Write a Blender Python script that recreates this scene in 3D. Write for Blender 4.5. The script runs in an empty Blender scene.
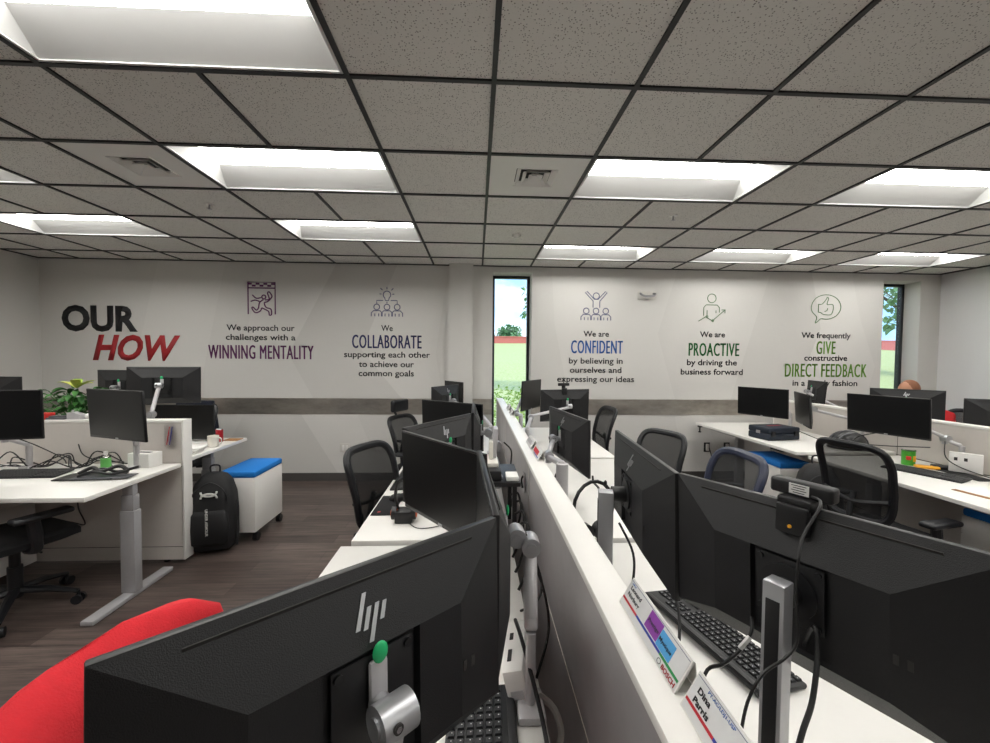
import bpy, bmesh, math, random
from mathutils import Vector, Matrix, Euler
random.seed(7)
PI = math.pi
R = math.radians
S = bpy.context.scene
COL = S.collection

# ------------------------------------------------------------ materials
def lin(c):
    if isinstance(c, str):
        c = [int(c[i:i+2], 16)/255 for i in (0, 2, 4)]
    return tuple(x/12.92 if x <= .04045 else ((x+.055)/1.055)**2.4 for x in c) + (1,)
def newmat(name):
    m = bpy.data.materials.new(name); m.use_nodes = True
    nt = m.node_tree
    return m, nt, nt.nodes['Principled BSDF'], nt.nodes.new, nt.links.new
def mat(name, col, rough=.5, metal=0, var=.06, scale=40, bump=0, bscale=300, coat=0, spec=.5):
    m, nt, P, N, L = newmat(name)
    c = lin(col)
    tc = N('ShaderNodeTexCoord'); no = N('ShaderNodeTexNoise'); no.inputs['Scale'].default_value = scale
    no.inputs['Detail'].default_value = 3
    L(tc.outputs['Object'], no.inputs['Vector'])
    mx = N('ShaderNodeMix'); mx.data_type = 'RGBA'
    mx.inputs['A'].default_value = tuple(x*(1-var) for x in c[:3])+(1,)
    mx.inputs['B'].default_value = tuple(min(1, x*(1+var)) for x in c[:3])+(1,)
    L(no.outputs['Fac'], mx.inputs['Factor']); L(mx.outputs['Result'], P.inputs['Base Color'])
    P.inputs['Roughness'].default_value = rough; P.inputs['Metallic'].default_value = metal
    P.inputs['Specular IOR Level'].default_value = spec
    if coat: P.inputs['Coat Weight'].default_value = coat
    if bump:
        n2 = N('ShaderNodeTexNoise'); n2.inputs['Scale'].default_value = bscale; n2.inputs['Detail'].default_value = 4
        L(tc.outputs['Object'], n2.inputs['Vector'])
        b = N('ShaderNodeBump'); b.inputs['Strength'].default_value = bump; b.inputs['Distance'].default_value = .002
        L(n2.outputs['Fac'], b.inputs['Height']); L(b.outputs['Normal'], P.inputs['Normal'])
    return m
def emit(name, col, s):
    m, nt, P, N, L = newmat(name)
    P.inputs['Base Color'].default_value = lin(col)
    P.inputs['Emission Color'].default_value = lin(col); P.inputs['Emission Strength'].default_value = s
    return m
def glass(name):
    m, nt, P, N, L = newmat(name)
    out = nt.nodes['Material Output']
    t = N('ShaderNodeBsdfTransparent'); g = N('ShaderNodeBsdfGlossy'); g.inputs['Roughness'].default_value = .02
    mx = N('ShaderNodeMixShader'); fr = N('ShaderNodeFresnel'); fr.inputs['IOR'].default_value = 1.3
    L(fr.outputs[0], mx.inputs[0]); L(t.outputs[0], mx.inputs[1]); L(g.outputs[0], mx.inputs[2]); L(mx.outputs[0], out.inputs['Surface'])
    return m
def mesh_fabric(name, col, alpha):
    m, nt, P, N, L = newmat(name)
    out = nt.nodes['Material Output']
    P.inputs['Base Color'].default_value = lin(col); P.inputs['Roughness'].default_value = .8
    t = N('ShaderNodeBsdfTransparent'); mx = N('ShaderNodeMixShader')
    tc = N('ShaderNodeTexCoord'); w = N('ShaderNodeTexWave'); w.inputs['Scale'].default_value = 120; w.bands_direction = 'Z'
    mr = N('ShaderNodeMapRange'); mr.inputs['To Min'].default_value = alpha-.12; mr.inputs['To Max'].default_value = alpha+.12
    L(tc.outputs['Object'], w.inputs['Vector']); L(w.outputs['Fac'], mr.inputs['Value']); L(mr.outputs[0], mx.inputs[0])
    L(t.outputs[0], mx.inputs[1]); L(P.outputs[0], mx.inputs[2]); L(mx.outputs[0], out.inputs['Surface'])
    return m
def floor_mat():
    m, nt, P, N, L = newmat('wood_floor')
    tc = N('ShaderNodeTexCoord'); br = N('ShaderNodeTexBrick')
    br.offset = .37; br.inputs['Scale'].default_value = 1
    br.inputs['Brick Width'].default_value = 1.2; br.inputs['Row Height'].default_value = .15; br.inputs['Mortar Size'].default_value = .0015
    br.inputs['Color1'].default_value = lin('5e5450'); br.inputs['Color2'].default_value = lin('443b38'); br.inputs['Mortar'].default_value = lin('2a2321')
    L(tc.outputs['Object'], br.inputs['Vector'])
    mp = N('ShaderNodeMapping'); mp.inputs['Scale'].default_value = (2.2, 34, 1); L(tc.outputs['Object'], mp.inputs['Vector'])
    no = N('ShaderNodeTexNoise'); no.inputs['Scale'].default_value = 1; no.inputs['Detail'].default_value = 6; no.inputs['Roughness'].default_value = .7
    L(mp.outputs[0], no.inputs['Vector'])
    cr = N('ShaderNodeValToRGB'); cr.color_ramp.elements[0].position = .3; cr.color_ramp.elements[0].color = (.38, .37, .36, 1)
    cr.color_ramp.elements[1].position = .72; cr.color_ramp.elements[1].color = (1.75, 1.68, 1.62, 1)
    L(no.outputs['Fac'], cr.inputs[0])
    mx = N('ShaderNodeMix'); mx.data_type = 'RGBA'; mx.blend_type = 'MULTIPLY'; mx.inputs['Factor'].default_value = 1
    L(br.outputs['Color'], mx.inputs['A']); L(cr.outputs[0], mx.inputs['B']); L(mx.outputs['Result'], P.inputs['Base Color'])
    P.inputs['Roughness'].default_value = .42
    b = N('ShaderNodeBump'); b.inputs['Strength'].default_value = .25; b.inputs['Distance'].default_value = .002
    L(no.outputs['Fac'], b.inputs['Height']); L(b.outputs[0], P.inputs['Normal'])
    return m
def tile_mat():
    m, nt, P, N, L = newmat('acoustic_tile')
    tc = N('ShaderNodeTexCoord')
    v = N('ShaderNodeTexVoronoi'); v.inputs['Scale'].default_value = 95; L(tc.outputs['Object'], v.inputs['Vector'])
    cr = N('ShaderNodeValToRGB'); cr.color_ramp.elements[0].position = .17; cr.color_ramp.elements[0].color = (.2, .19, .18, 1)
    cr.color_ramp.elements[1].position = .3; cr.color_ramp.elements[1].color = (1, 1, 1, 1)
    L(v.outputs['Distance'], cr.inputs[0])
    n = N('ShaderNodeTexNoise'); n.inputs['Scale'].default_value = 26; n.inputs['Detail'].default_value = 4; L(tc.outputs['Object'], n.inputs['Vector'])
    c2 = N('ShaderNodeValToRGB'); c2.color_ramp.elements[0].position = .36; c2.color_ramp.elements[0].color = (0, 0, 0, 1); c2.color_ramp.elements[1].position = .46
    L(n.outputs['Fac'], c2.inputs[0])
    mx = N('ShaderNodeMix'); mx.data_type = 'RGBA'; mx.inputs['A'].default_value = (1, 1, 1, 1)
    L(c2.outputs[0], mx.inputs['Factor']); L(cr.outputs[0], mx.inputs['B'])
    m2 = N('ShaderNodeMix'); m2.data_type = 'RGBA'; m2.blend_type = 'MULTIPLY'; m2.inputs['Factor'].default_value = 1
    m2.inputs['A'].default_value = lin('dfddd8'); L(mx.outputs['Result'], m2.inputs['B'])
    L(m2.outputs['Result'], P.inputs['Base Color']); P.inputs['Roughness'].default_value = .95; P.inputs['Specular IOR Level'].default_value = .1
    return m
def brushed(name, c1, c2, rough=.35, metal=.8):
    m, nt, P, N, L = newmat(name)
    tc = N('ShaderNodeTexCoord'); mp = N('ShaderNodeMapping'); mp.inputs['Scale'].default_value = (1.3, 3, 3.5); L(tc.outputs['Object'], mp.inputs[0])
    n = N('ShaderNodeTexNoise'); n.inputs['Scale'].default_value = 1; n.inputs['Detail'].default_value = 8; n.inputs['Roughness'].default_value = .65
    L(mp.outputs[0], n.inputs[0])
    cr = N('ShaderNodeValToRGB'); cr.color_ramp.elements[0].position = .32; cr.color_ramp.elements[0].color = lin(c1)
    cr.color_ramp.elements[1].position = .68; cr.color_ramp.elements[1].color = lin(c2)
    L(n.outputs['Fac'], cr.inputs[0]); L(cr.outputs[0], P.inputs['Base Color'])
    P.inputs['Metallic'].default_value = metal; P.inputs['Roughness'].default_value = rough
    return m
def foliage(name, c1, c2):
    m, nt, P, N, L = newmat(name)
    tc = N('ShaderNodeTexCoord'); n = N('ShaderNodeTexNoise'); n.inputs['Scale'].default_value = 9; n.inputs['Detail'].default_value = 5
    L(tc.outputs['Object'], n.inputs[0])
    cr = N('ShaderNodeValToRGB'); cr.color_ramp.elements[0].position = .35; cr.color_ramp.elements[0].color = lin(c1)
    cr.color_ramp.elements[1].position = .65; cr.color_ramp.elements[1].color = lin(c2)
    L(n.outputs['Fac'], cr.inputs[0]); L(cr.outputs[0], P.inputs['Base Color']); P.inputs['Roughness'].default_value = .7
    return m
M = {}
M['wall'] = mat('wall_paint', 'cfcdc9', .85, bump=.25, bscale=160, var=.015)
M['wall_white'] = mat('wall_paint_right', 'd8d8d8', .85, bump=.3, bscale=160, var=.015)
M['facet_a'] = mat('facet_light', 'd3d1cd', .85, var=.01)
M['facet_b'] = mat('facet_dark', 'cac8c4', .85, var=.01)
M['floor'] = floor_mat(); M['tile'] = tile_mat()
M['grid'] = mat('ceiling_bar_black', '101012', .5)
M['base'] = mat('vinyl_base', '4a4745', .6)
M['band'] = brushed('brushed_steel', '87827c', 'c2bcb3')
M['white'] = mat('white_metal', 'e6e4e0', .5, var=.02)
M['laminate'] = mat('white_laminate', 'e9e7e2', .38, var=.015)
M['edge'] = mat('cream_edge', 'd8d3c6', .5)
M['panel'] = mat('panel_fabric', 'c9c3bd', .8, bump=.3, bscale=500, var=.03)
M['panel_gloss'] = brushed('panel_metallic', '989496', 'aca8aa', .36, .35)
M['seam'] = mat('dark_seam', '2b2928', .7)
M['grey_leg'] = mat('grey_powder_coat', 'a5a4a6', .45, metal=.2)
M['troffer'] = mat('troffer_white', 'd6d6d4', .6, var=.01)
M['lens'] = emit('lit_lens', 'fffdf8', 23.0)
M['black'] = mat('black_plastic', '141416', .42, bump=.12, bscale=900)
M['black_hull'] = mat('charcoal_textured_plastic', '161618', .5, bump=.35, bscale=700, spec=.45)
M['black_rim'] = mat('dark_grey_rim', '55565a', .4)
M['screen'] = mat('dark_screen', '060709', .35, var=.02, spec=.4)
M['bezel'] = mat('black_bezel', '0d0d0f', .4)
M['chrome'] = mat('chrome', 'd0d0d2', .22, metal=1, var=.02)
M['alu'] = mat('satin_aluminium', 'b4b5b8', .36, metal=.75, var=.02)
M['silver'] = mat('silver_paint', 'bcbabc', .4, metal=.35, var=.03)
M['green'] = mat('green_plastic', '1fae6b', .45)
M['mesh'] = mesh_fabric('mesh_black', '101114', .84)
M['chair'] = mat('chair_black_plastic', '131418', .45)
M['seatfab'] = mat('seat_black_fabric', '161618', .95, bump=.5, bscale=600)
M['rim_daylight_tint'] = mat('chair_black_daylight_tint', '20263c', .4)  # black rim coloured navy: the window's blue daylight is painted into it
M['cushion'] = mat('blue_cushion_fabric', '1273c4', .85, bump=.3, bscale=500)
M['red_fleece'] = mat('red_fleece', 'c8202a', .95, bump=.8, bscale=260, var=.12, scale=60)
M['bag'] = mat('backpack_nylon', '151517', .7, bump=.6, bscale=400)
M['bag2'] = mat('backpack_trim', '232326', .6)
M['label'] = mat('paper_label', 'd9d9d6', .7)
M['paper'] = mat('white_paper', 'efeeea', .7)
M['ceramic'] = mat('white_ceramic', 'e8e4da', .25)
M['cork'] = mat('cork_brown', '9a6f42', .8)
M['redcan'] = mat('red_can', 'a8202a', .3, metal=.3)
M['key'] = mat('key_black', '1e1f22', .5)
M['kbd'] = mat('keyboard_black', '151618', .45)
M['cable'] = mat('cable_black', '0f0f10', .5)
M['cable_w'] = mat('cable_grey', 'b9b7b2', .5)
M['navy'] = mat('navy_case_plastic', '1d2634', .55)
M['denim'] = mat('navy_fabric', '141a2a', .9)
M['leaf'] = foliage('leaf_dark', '1d4d1c', '3c7a2e')
M['leaf_y'] = foliage('leaf_yellow', '7d9a2c', 'd6d66a')
M['soil'] = mat('soil', '2b2019', .95)
M['redbox'] = mat('red_cardboard', 'c22a22', .7)
M['yellow'] = mat('yellow_plastic', 'e0a020', .5)
M['candygreen'] = mat('green_tin', '3f9a2a', .4)
M['greenlabel'] = mat('bottle_green_label', '63b25a', .5)
M['orange'] = mat('orange_detail', 'd2602a', .5)
M['t_black'] = mat('lettering_black', '18181b', .6); M['t_red'] = mat('lettering_red', '9c1c22', .6)
M['t_purple'] = mat('lettering_purple', '5a1a55', .6); M['t_navy'] = mat('lettering_navy', '20245a', .6)
M['t_blue'] = mat('lettering_blue', '2a5fae', .6); M['t_dgreen'] = mat('lettering_green', '1f6b33', .6)
M['t_lgreen'] = mat('lettering_lime', '6a9c38', .6); M['t_grey'] = mat('lettering_slate', '55597c', .6)
M['t_sage'] = mat('lettering_sage', '5c7c58', .6)
M['skin'] = mat('skin', 'b98468', .55, var=.05); M['hair'] = mat('hair_brown', '86583f', .8, var=.2)
M['redshirt'] = mat('red_shirt', 'b3161d', .9, bump=.3); M['jeans'] = mat('dark_trousers', '22252e', .9)
M['glass'] = glass('window_glass'); M['clear'] = glass('clear_acrylic')
M['frame_dark'] = mat('window_frame_dark', '26282c', .4)
M['grass'] = foliage('lawn', 'a9b46c', 'c2cc92'); M['bush'] = foliage('bush_leaves', '86b83c', 'cfe070')
M['treeleaf'] = foliage('tree_leaves', '5a8a58', '8cb482'); M['bark'] = mat('bark', '5a4a3c', .9)
M['redwall'] = mat('red_masonry', 'bf7068', .9); M['brickpier'] = mat('pink_brick', 'b98d84', .9)
M['purple_sticker'] = mat('purple_sticker', '8a3fa0', .6); M['blue_sticker'] = mat('blue_sticker', '4fa0d8', .6)
M['st_red'] = mat('stripe_red', 'c02030', .5); M['st_blue'] = mat('stripe_blue', '2a3a9a', .5); M['st_green'] = mat('stripe_green', '1f8a4a', .5)
M['plate_white'] = mat('plate_insert', 'dcdcdc', .5)
M['outlet'] = mat('outlet_ivory', 'cfccc6', .5)

# ------------------------------------------------------------ mesh builder
class MB:
    def __init__(s): s.bm = bmesh.new()
    def _x(s, vs, c, rot):
        m = Matrix.Translation(Vector(c)) @ (rot.to_4x4() if rot is not None else Matrix.Identity(4))
        bmesh.ops.transform(s.bm, matrix=m, verts=vs)
    def box(s, c, d, bev=0, rot=None, seg=2, mi=0):
        r = bmesh.ops.create_cube(s.bm, size=1)
        vs = r['verts']; bmesh.ops.scale(s.bm, vec=Vector(d), verts=vs)
        fs = set(f for v in vs for f in v.link_faces)
        if bev:
            es = list(set(e for v in vs for e in v.link_edges))
            q = bmesh.ops.bevel(s.bm, geom=es, offset=min(bev, min(d)*.49), segments=seg, affect='EDGES', profile=.5)
            vs = list(set(v for f in q['faces'] for v in f.verts)); fs = set(f for v in vs for f in v.link_faces)
            vs = list(set(v for f in fs for v in f.verts))
        for f in fs: f.material_index = mi
        s._x(vs, c, rot); return s
    def b2(s, lo, hi, bev=0, mi=0):
        return s.box([(a+b)/2 for a, b in zip(lo, hi)], [abs(b-a) for a, b in zip(lo, hi)], bev, mi=mi)
    def cyl(s, p0, p1, r0, r1=None, seg=16, mi=0):
        p0, p1 = Vector(p0), Vector(p1); d = p1-p0
        r = bmesh.ops.create_cone(s.bm, cap_ends=True, segments=seg, radius1=r0, radius2=r0 if r1 is None else r1, depth=d.length)
        rot = Vector((0, 0, 1)).rotation_difference(d.normalized()).to_matrix()
        for f in set(f for v in r['verts'] for f in v.link_faces): f.material_index = mi
        s._x(r['verts'], (p0+p1)/2, rot); return s
    def ball(s, c, r, u=16, v=10, rot=None, mi=0):
        q = bmesh.ops.create_uvsphere(s.bm, u_segments=u, v_segments=v, radius=1)
        bmesh.ops.scale(s.bm, vec=Vector(r if hasattr(r, '__len__') else (r, r, r)), verts=q['verts'])
        for f in set(f for w in q['verts'] for f in w.link_faces): f.material_index = mi
        s._x(q['verts'], c, rot); return s
    def tube(s, pts, r, seg=8, closed=False, sub=0, flat=None):
        P = [Vector(p) for p in pts]
        if sub:
            Q = []; n = len(P)
            rng = range(n if closed else n-1)
            for i in rng:
                a = P[i-1] if (i > 0 or closed) else P[0]; b = P[i]; c = P[(i+1) % n]
                d = P[(i+2) % n] if (i+2 < n or closed) else P[-1]
                for k in range(sub):
                    t = k/sub
                    Q.append(.5*((2*b)+(-a+c)*t+(2*a-5*b+4*c-d)*t*t+(-a+3*b-3*c+d)*t**3))
            if not closed: Q.append(P[-1])
            P = Q
        n = len(P); rings = []; up = None
        for i in range(n):
            if closed: t = (P[(i+1) % n]-P[i-1])
            else: t = P[min(i+1, n-1)]-P[max(i-1, 0)]
            if t.length < 1e-9: t = Vector((0, 0, 1))
            t.normalize()
            if up is None: up = Vector((0, 0, 1)) if abs(t.z) < .9 else Vector((1, 0, 0))
            a = up-t*up.dot(t)
            if a.length < 1e-5: a = t.orthogonal()
            a.normalize(); up = a; b = t.cross(a)
            rr = r[i*len(r)//n] if hasattr(r, '__len__') else r
            fx, fy = flat if flat else (1, 1)
            rings.append([s.bm.verts.new(P[i]+a*math.cos(2*PI*k/seg)*rr*fx+b*math.sin(2*PI*k/seg)*rr*fy) for k in range(seg)])
        for i in range(n if closed else n-1):
            A, B = rings[i], rings[(i+1) % n]
            for k in range(seg):
                s.bm.faces.new((A[k], A[(k+1) % seg], B[(k+1) % seg], B[k]))
        if not closed:
            s.bm.faces.new(rings[0][::-1]); s.bm.faces.new(rings[-1])
        return s
    def prism(s, pts, d, mi=0):           # polygon pts (3D) pushed by vector d
        a = [s.bm.verts.new(p) for p in pts]; b = [s.bm.verts.new(Vector(p)+Vector(d)) for p in pts]; n = len(a)
        fs = [s.bm.faces.new(a), s.bm.faces.new(b[::-1])]
        for i in range(n): fs.append(s.bm.faces.new((a[i], b[i], b[(i+1) % n], a[(i+1) % n])))
        for f in fs: f.material_index = mi
        return s
    def quad(s, pts, mi=0):
        f = s.bm.faces.new([s.bm.verts.new(p) for p in pts]); f.material_index = mi; return s
    def loft(s, rings, cap=True, closed=True):
        V = [[s.bm.verts.new(p) for p in r] for r in rings]; n = len(V[0])
        for i in range(len(V)-1):
            for k in range(n if closed else n-1):
                s.bm.faces.new((V[i][k], V[i][(k+1) % n], V[i+1][(k+1) % n], V[i+1][k]))
        if cap and closed: s.bm.faces.new(V[0][::-1]); s.bm.faces.new(V[-1])
        return s
    def build(s, name, m, parent=None, world=False, smooth=35, kind=None, label=None):
        bmesh.ops.recalc_face_normals(s.bm, faces=s.bm.faces)
        me = bpy.data.meshes.new(name); s.bm.to_mesh(me); s.bm.free()
        for x in (m if isinstance(m, (list, tuple)) else [m]): me.materials.append(M[x] if isinstance(x, str) else x)
        if smooth:
            me.polygons.foreach_set('use_smooth', [True]*len(me.polygons)); me.set_sharp_from_angle(angle=R(smooth))
        o = bpy.data.objects.new(name, me); COL.objects.link(o)
        if parent is not None:
            o.parent = parent
            if world:
                w = Matrix.Identity(4); p = parent; ch = []
                while p is not None: ch.append(p); p = p.parent
                for q in reversed(ch): w = w @ Matrix.LocRotScale(q.location, q.rotation_euler, q.scale)
                me.transform(w.inverted())
        if kind: o['kind'] = kind
        if label: o['label'] = label
        return o
def tag(o, label, cat, group=None, kind=None):
    o['label'] = label; o['category'] = cat
    if group: o['group'] = group
    if kind: o['kind'] = kind
    return o
def thing(name, label, cat, loc=(0, 0, 0), rot=(0, 0, 0), group=None):
    o = bpy.data.objects.new(name, None); COL.objects.link(o); o.location = loc; o.rotation_euler = rot
    o.empty_display_size = .05
    return tag(o, label, cat, group)
def solo(name, mb, m, label, cat, group=None, smooth=35):
    return tag(mb.build(name, m, smooth=smooth), label, cat, group)
def struct(name, mb, m, parent=None, smooth=0):
    return mb.build(name, m, parent, kind='structure', smooth=smooth)
def dup(root, label=None, loc=None, rot=None):
    r = root.copy(); COL.objects.link(r)
    if loc is not None: r.location = loc
    if rot is not None: r.rotation_euler = rot
    if label: r['label'] = label
    for ch in list(root.children):
        c = ch.copy(); COL.objects.link(c); c.parent = r
        for g in list(ch.children):
            d = g.copy(); COL.objects.link(d); d.parent = c
    return r
def text_mesh(name, txt, m, parent, mtx, width=None, height=None, bold=0, shear=0, ext=.0006, space=1, label=None, align='CENTER', twin=0):
    """Text in the local XY plane (baseline at y=0), stretched to width/cap height, then moved by mtx."""
    def mk(t):
        cu = bpy.data.curves.new('t', 'FONT'); cu.body = t; cu.size = 1; cu.offset = bold; cu.shear = shear; cu.space_character = space
        cu.extrude = 0; cu.resolution_u = 3
        ob = bpy.data.objects.new('t', cu); COL.objects.link(ob)
        bpy.context.view_layer.update()
        me = bpy.data.meshes.new_from_object(ob.evaluated_get(bpy.context.evaluated_depsgraph_get()))
        bpy.data.objects.remove(ob); bpy.data.curves.remove(cu); return me
    hm = mk('H'); hh = max(v.co.y for v in hm.vertices)
    me = mk(txt)
    x0 = min(v.co.x for v in me.vertices); x1 = max(v.co.x for v in me.vertices)
    sy = height/hh; sx = width/(x1-x0) if width else sy
    cx = (x0+x1)/2 if align == 'CENTER' else x0
    bm = bmesh.new(); bm.from_mesh(me)
    for v in bm.verts: v.co = Vector(((v.co.x-cx)*sx, v.co.y*sy, ext))
    if twin:                                   # heavier strokes: the outline once more, a stroke's width aside
        g = bmesh.ops.duplicate(bm, geom=bm.verts[:]+bm.edges[:]+bm.faces[:])
        bmesh.ops.translate(bm, vec=(twin, 0, 0), verts=[q for q in g['geom'] if isinstance(q, bmesh.types.BMVert)])
    r = bmesh.ops.extrude_face_region(bm, geom=bm.faces[:])
    bmesh.ops.translate(bm, vec=(0, 0, -ext), verts=[g for g in r['geom'] if isinstance(g, bmesh.types.BMVert)])
    bmesh.ops.transform(bm, matrix=mtx, verts=bm.verts)
    bm.to_mesh(me); bm.free(); me.name = name
    me.materials.clear(); me.materials.append(M[m])
    o = bpy.data.objects.new(name, me); COL.objects.link(o); o.parent = parent
    if label: o['label'] = label
    return o

# ------------------------------------------------------------ room shell
CEIL = 2.74; G = .6096; GX, GY = .0658, 1.7588
XL, XR, YB, YF = -5.30, 6.20, 5.21, -3.2
b = MB(); b.b2((XL-.2, YF-.2, -.2), (XR+.2, YB+.1, 0)); struct('floor', b, 'floor')
W1 = (.20, .70, .45, 2.66); W2 = (5.40, 5.92, .45, 2.64)
T = .30
b = MB()
def seg(x0, x1, z0, z1): b.b2((x0, YB, z0), (x1, YB+T, z1))
seg(XL-.2, W1[0], 0, CEIL+.3); seg(W1[1], W2[0], 0, CEIL+.3); seg(W2[1], XR+.2, 0, CEIL+.3)
for w in (W1, W2): seg(w[0], w[1], 0, w[2]); seg(w[0], w[1], w[3], CEIL+.3)
b.b2((-.345, YB-.11, 0), (-.05, YB+.02, CEIL))       # pilaster
# faceted tone-on-tone paint pattern
def fac(pts, mi): b.quad([(x, YB-.0012, z) for x, z in pts], mi)
fac([(-2.62, 2.74), (-1.75, 2.74), (-2.35, 1.6), (-2.95, 1.55)][:4], 1)
fac([(-1.75, 2.74), (-1.0, 2.74), (-1.45, 1.66), (-.95, 1.05), (-2.05, 1.05), (-2.35, 1.6)], 2)
fac([(-1.0, 2.74), (-.36, 2.74), (-.52, 1.62), (-.42, 1.05), (-.95, 1.05), (-1.45, 1.66)], 1)
fac([(-3.9, 2.74), (-3.1, 2.74), (-3.45, 1.05), (-4.3, 1.05)], 1)
fac([(-2.9, .84), (-2.2, .84), (-1.75, .1), (-3.3, .1)], 2)
fac([(-2.2, .84), (-1.5, .84), (-1.2, .1), (-1.75, .1)], 1)
fac([(.95, 2.74), (2.6, 2.74), (2.35, 1.9), (2.6, 1.05), (1.2, 1.05), (1.0, 2.0)], 1)
fac([(3.85, 2.74), (4.4, 2.74), (4.55, 2.0), (4.2, 1.05), (3.35, 1.05), (3.6, 1.9)], 2)
fac([(4.4, 2.74), (4.95, 2.74), (5.1, 2.1), (5.32, 1.5), (5.2, 1.05), (4.2, 1.05), (4.55, 2.0)], 1)
fac([(2.6, .84), (3.0, .84), (3.3, .1), (2.75, .1)], 1)
struct('wall_back', b, ['wall', 'facet_a', 'facet_b'])
b = MB(); b.b2((XL-.2, YF, 0), (XL, YB, CEIL+.3)); struct('wall_left', b, 'wall')
b = MB(); b.b2((XR, YF, 0), (XR+.2, YB, CEIL+.3)); struct('wall_right', b, 'wall_white')
b = MB(); b.b2((XL-.2, YF-.2, 0), (XR+.2, YF, CEIL+.3)); struct('wall_front', b, 'wall')
b = MB(); b.b2((XL, YB-.012, 0), (-.345, YB, .1)); b.b2((-.05, YB-.012, 0), (XR, YB, .1)); b.b2((-.357, YB-.122, 0), (-.038, YB-.11, .1)); struct('baseboard_back', b, 'base')
b = MB(); b.b2((XL, YF, 0), (XL+.012, YB-.012, .1)); struct('baseboard_left', b, 'base')
b = MB(); b.b2((XR-.012, YF, 0), (XR, YB-.012, .1)); struct('baseboard_right', b, 'base')
b = MB(); b.b2((XL, YB-.006, .846), (-.346, YB, 1.047)); struct('trim_1', b, 'band')
b = MB(); b.b2((-.049, YB-.006, .846), (.2, YB, 1.047)); struct('trim_2', b, 'band')
b = MB(); b.b2((.70, YB-.006, .846), (5.40, YB, 1.047)); struct('trim_3', b, 'band')
for i, w in enumerate((W1, W2)):
    yf = YB+.21
    b = MB(); f = .035
    b.b2((w[0], yf, w[2]), (w[0]+f, yf+.06, w[3])); b.b2((w[1]-f, yf, w[2]), (w[1], yf+.06, w[3]))
    b.b2((w[0]+f, yf, w[3]-f), (w[1]-f, yf+.06, w[3])); b.b2((w[0]+f, yf, w[2]), (w[1]-f, yf+.06, w[2]+f))
    wo = struct('window_%d' % (i+1), b, 'frame_dark')
    b = MB(); b.b2((w[0]+f, yf+.025, w[2]+f), (w[1]-f, yf+.031, w[3]-f)); b.build('pane', 'glass', wo, smooth=0)
    b = MB(); b.b2((w[0], YB-.02, w[2]-.03), (w[1], yf, w[2])); b.build('sill', 'white', wo, smooth=0)

# ceiling: tiles, bars, troffers
lights = []
for c0, rows in ((-7, (-3, -1, 1, 3)), (-3, (-3, -1, 1, 3)), (1, (-5, -2, 1, 4)), (4, (1, 4)), (7, (-5, -2, 1, 4)), (4, (-5, -2))):
    for r in rows: lights.append((c0, r))
taken = set()
for c0, r in lights: taken |= {(c0, r), (c0+1, r)}
vents = [(-4, 1), (0, 1)]
taken |= set(vents)
b = MB(); bt = MB()
i0, i1, j0, j1 = -9, 10, -8, 5
for i in range(i0, i1+1):
    for j in range(j0, j1+1):
        if (i, j) in taken: continue
        x0, x1 = max(GX+i*G, XL), min(GX+(i+1)*G, XR); y0, y1 = max(GY+j*G, YF), min(GY+(j+1)*G, YB)
        if x1-x0 < .01 or y1-y0 < .01: continue
        b.b2((x0, y0, CEIL+.001), (x1, y1, CEIL+.02))
struct('ceiling', b, 'tile')
b = MB()
bw = .0105
for j in range(j0, j1+1):
    y = GY+j*G
    if YF < y < YB: b.b2((XL, y-bw, CEIL-.008), (XR, y+bw, CEIL+.004))
for i in range(i0, i1+2):
    x = GX+i*G
    if not XL < x < XR: continue
    run = None
    for j in range(j0, j1+1):
        mid = ((i-1, j) in taken and (i, j) in taken and any(c == i-1 and r == j for c, r in lights))
        y0, y1 = max(GY+j*G, YF), min(GY+(j+1)*G, YB)
        if not mid and y1 > y0: b.b2((x-bw, y0, CEIL-.0078), (x+bw, y1, CEIL+.0042))
for (p, q) in (((XL, YB-.02), (XR, YB)), ((XL, YF), (XL+.02, YB)), ((XR-.02, YF), (XR, YB))):
    b.b2((p[0], p[1], CEIL-.009), (q[0], q[1], CEIL+.004))
struct('ceiling_grid', b, 'grid')
b = MB(); b.b2((XL-.2, YF-.2, CEIL+.25), (XR+.2, YB+T, CEIL+.35)); struct('ceiling_deck', b, 'white')

def troffer():
    t = thing('ceiling_light', '', 'ceiling light', group='recessed ceiling lights')
    hw, hd = G-.013, G/2-.013; dz = .085; ix, iy = .06, .175
    o = [(-hw, -hd, 0), (hw, -hd, 0), (hw, hd, 0), (-hw, hd, 0)]
    n = [(-hw+ix, -hd+iy, dz), (hw-ix, -hd+iy, dz), (hw-ix, hd-iy, dz), (-hw+ix, hd-iy, dz)]
    m = MB()
    for k in range(4):
        a, c = k, (k+1) % 4
        m.prism([o[a], o[c], n[c], n[a]], (0, 0, .004))
    m.build('reflector', 'troffer', t, smooth=0)
    m = MB(); m.b2((-hw+ix, -hd+iy, dz), (hw-ix, hd-iy, dz+.006)); m.build('lens', 'lens', t, smooth=0)
    m = MB()
    for sx in (-1, 1): m.b2((sx*(hw), -hd, -.004), (sx*(hw-.012), hd, .001))
    for sy in (-1, 1): m.b2((-hw, sy*hd, -.004), (hw, sy*(hd-.012), .001))
    m.build('frame', 'troffer', t, smooth=0)
    return t
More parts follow.
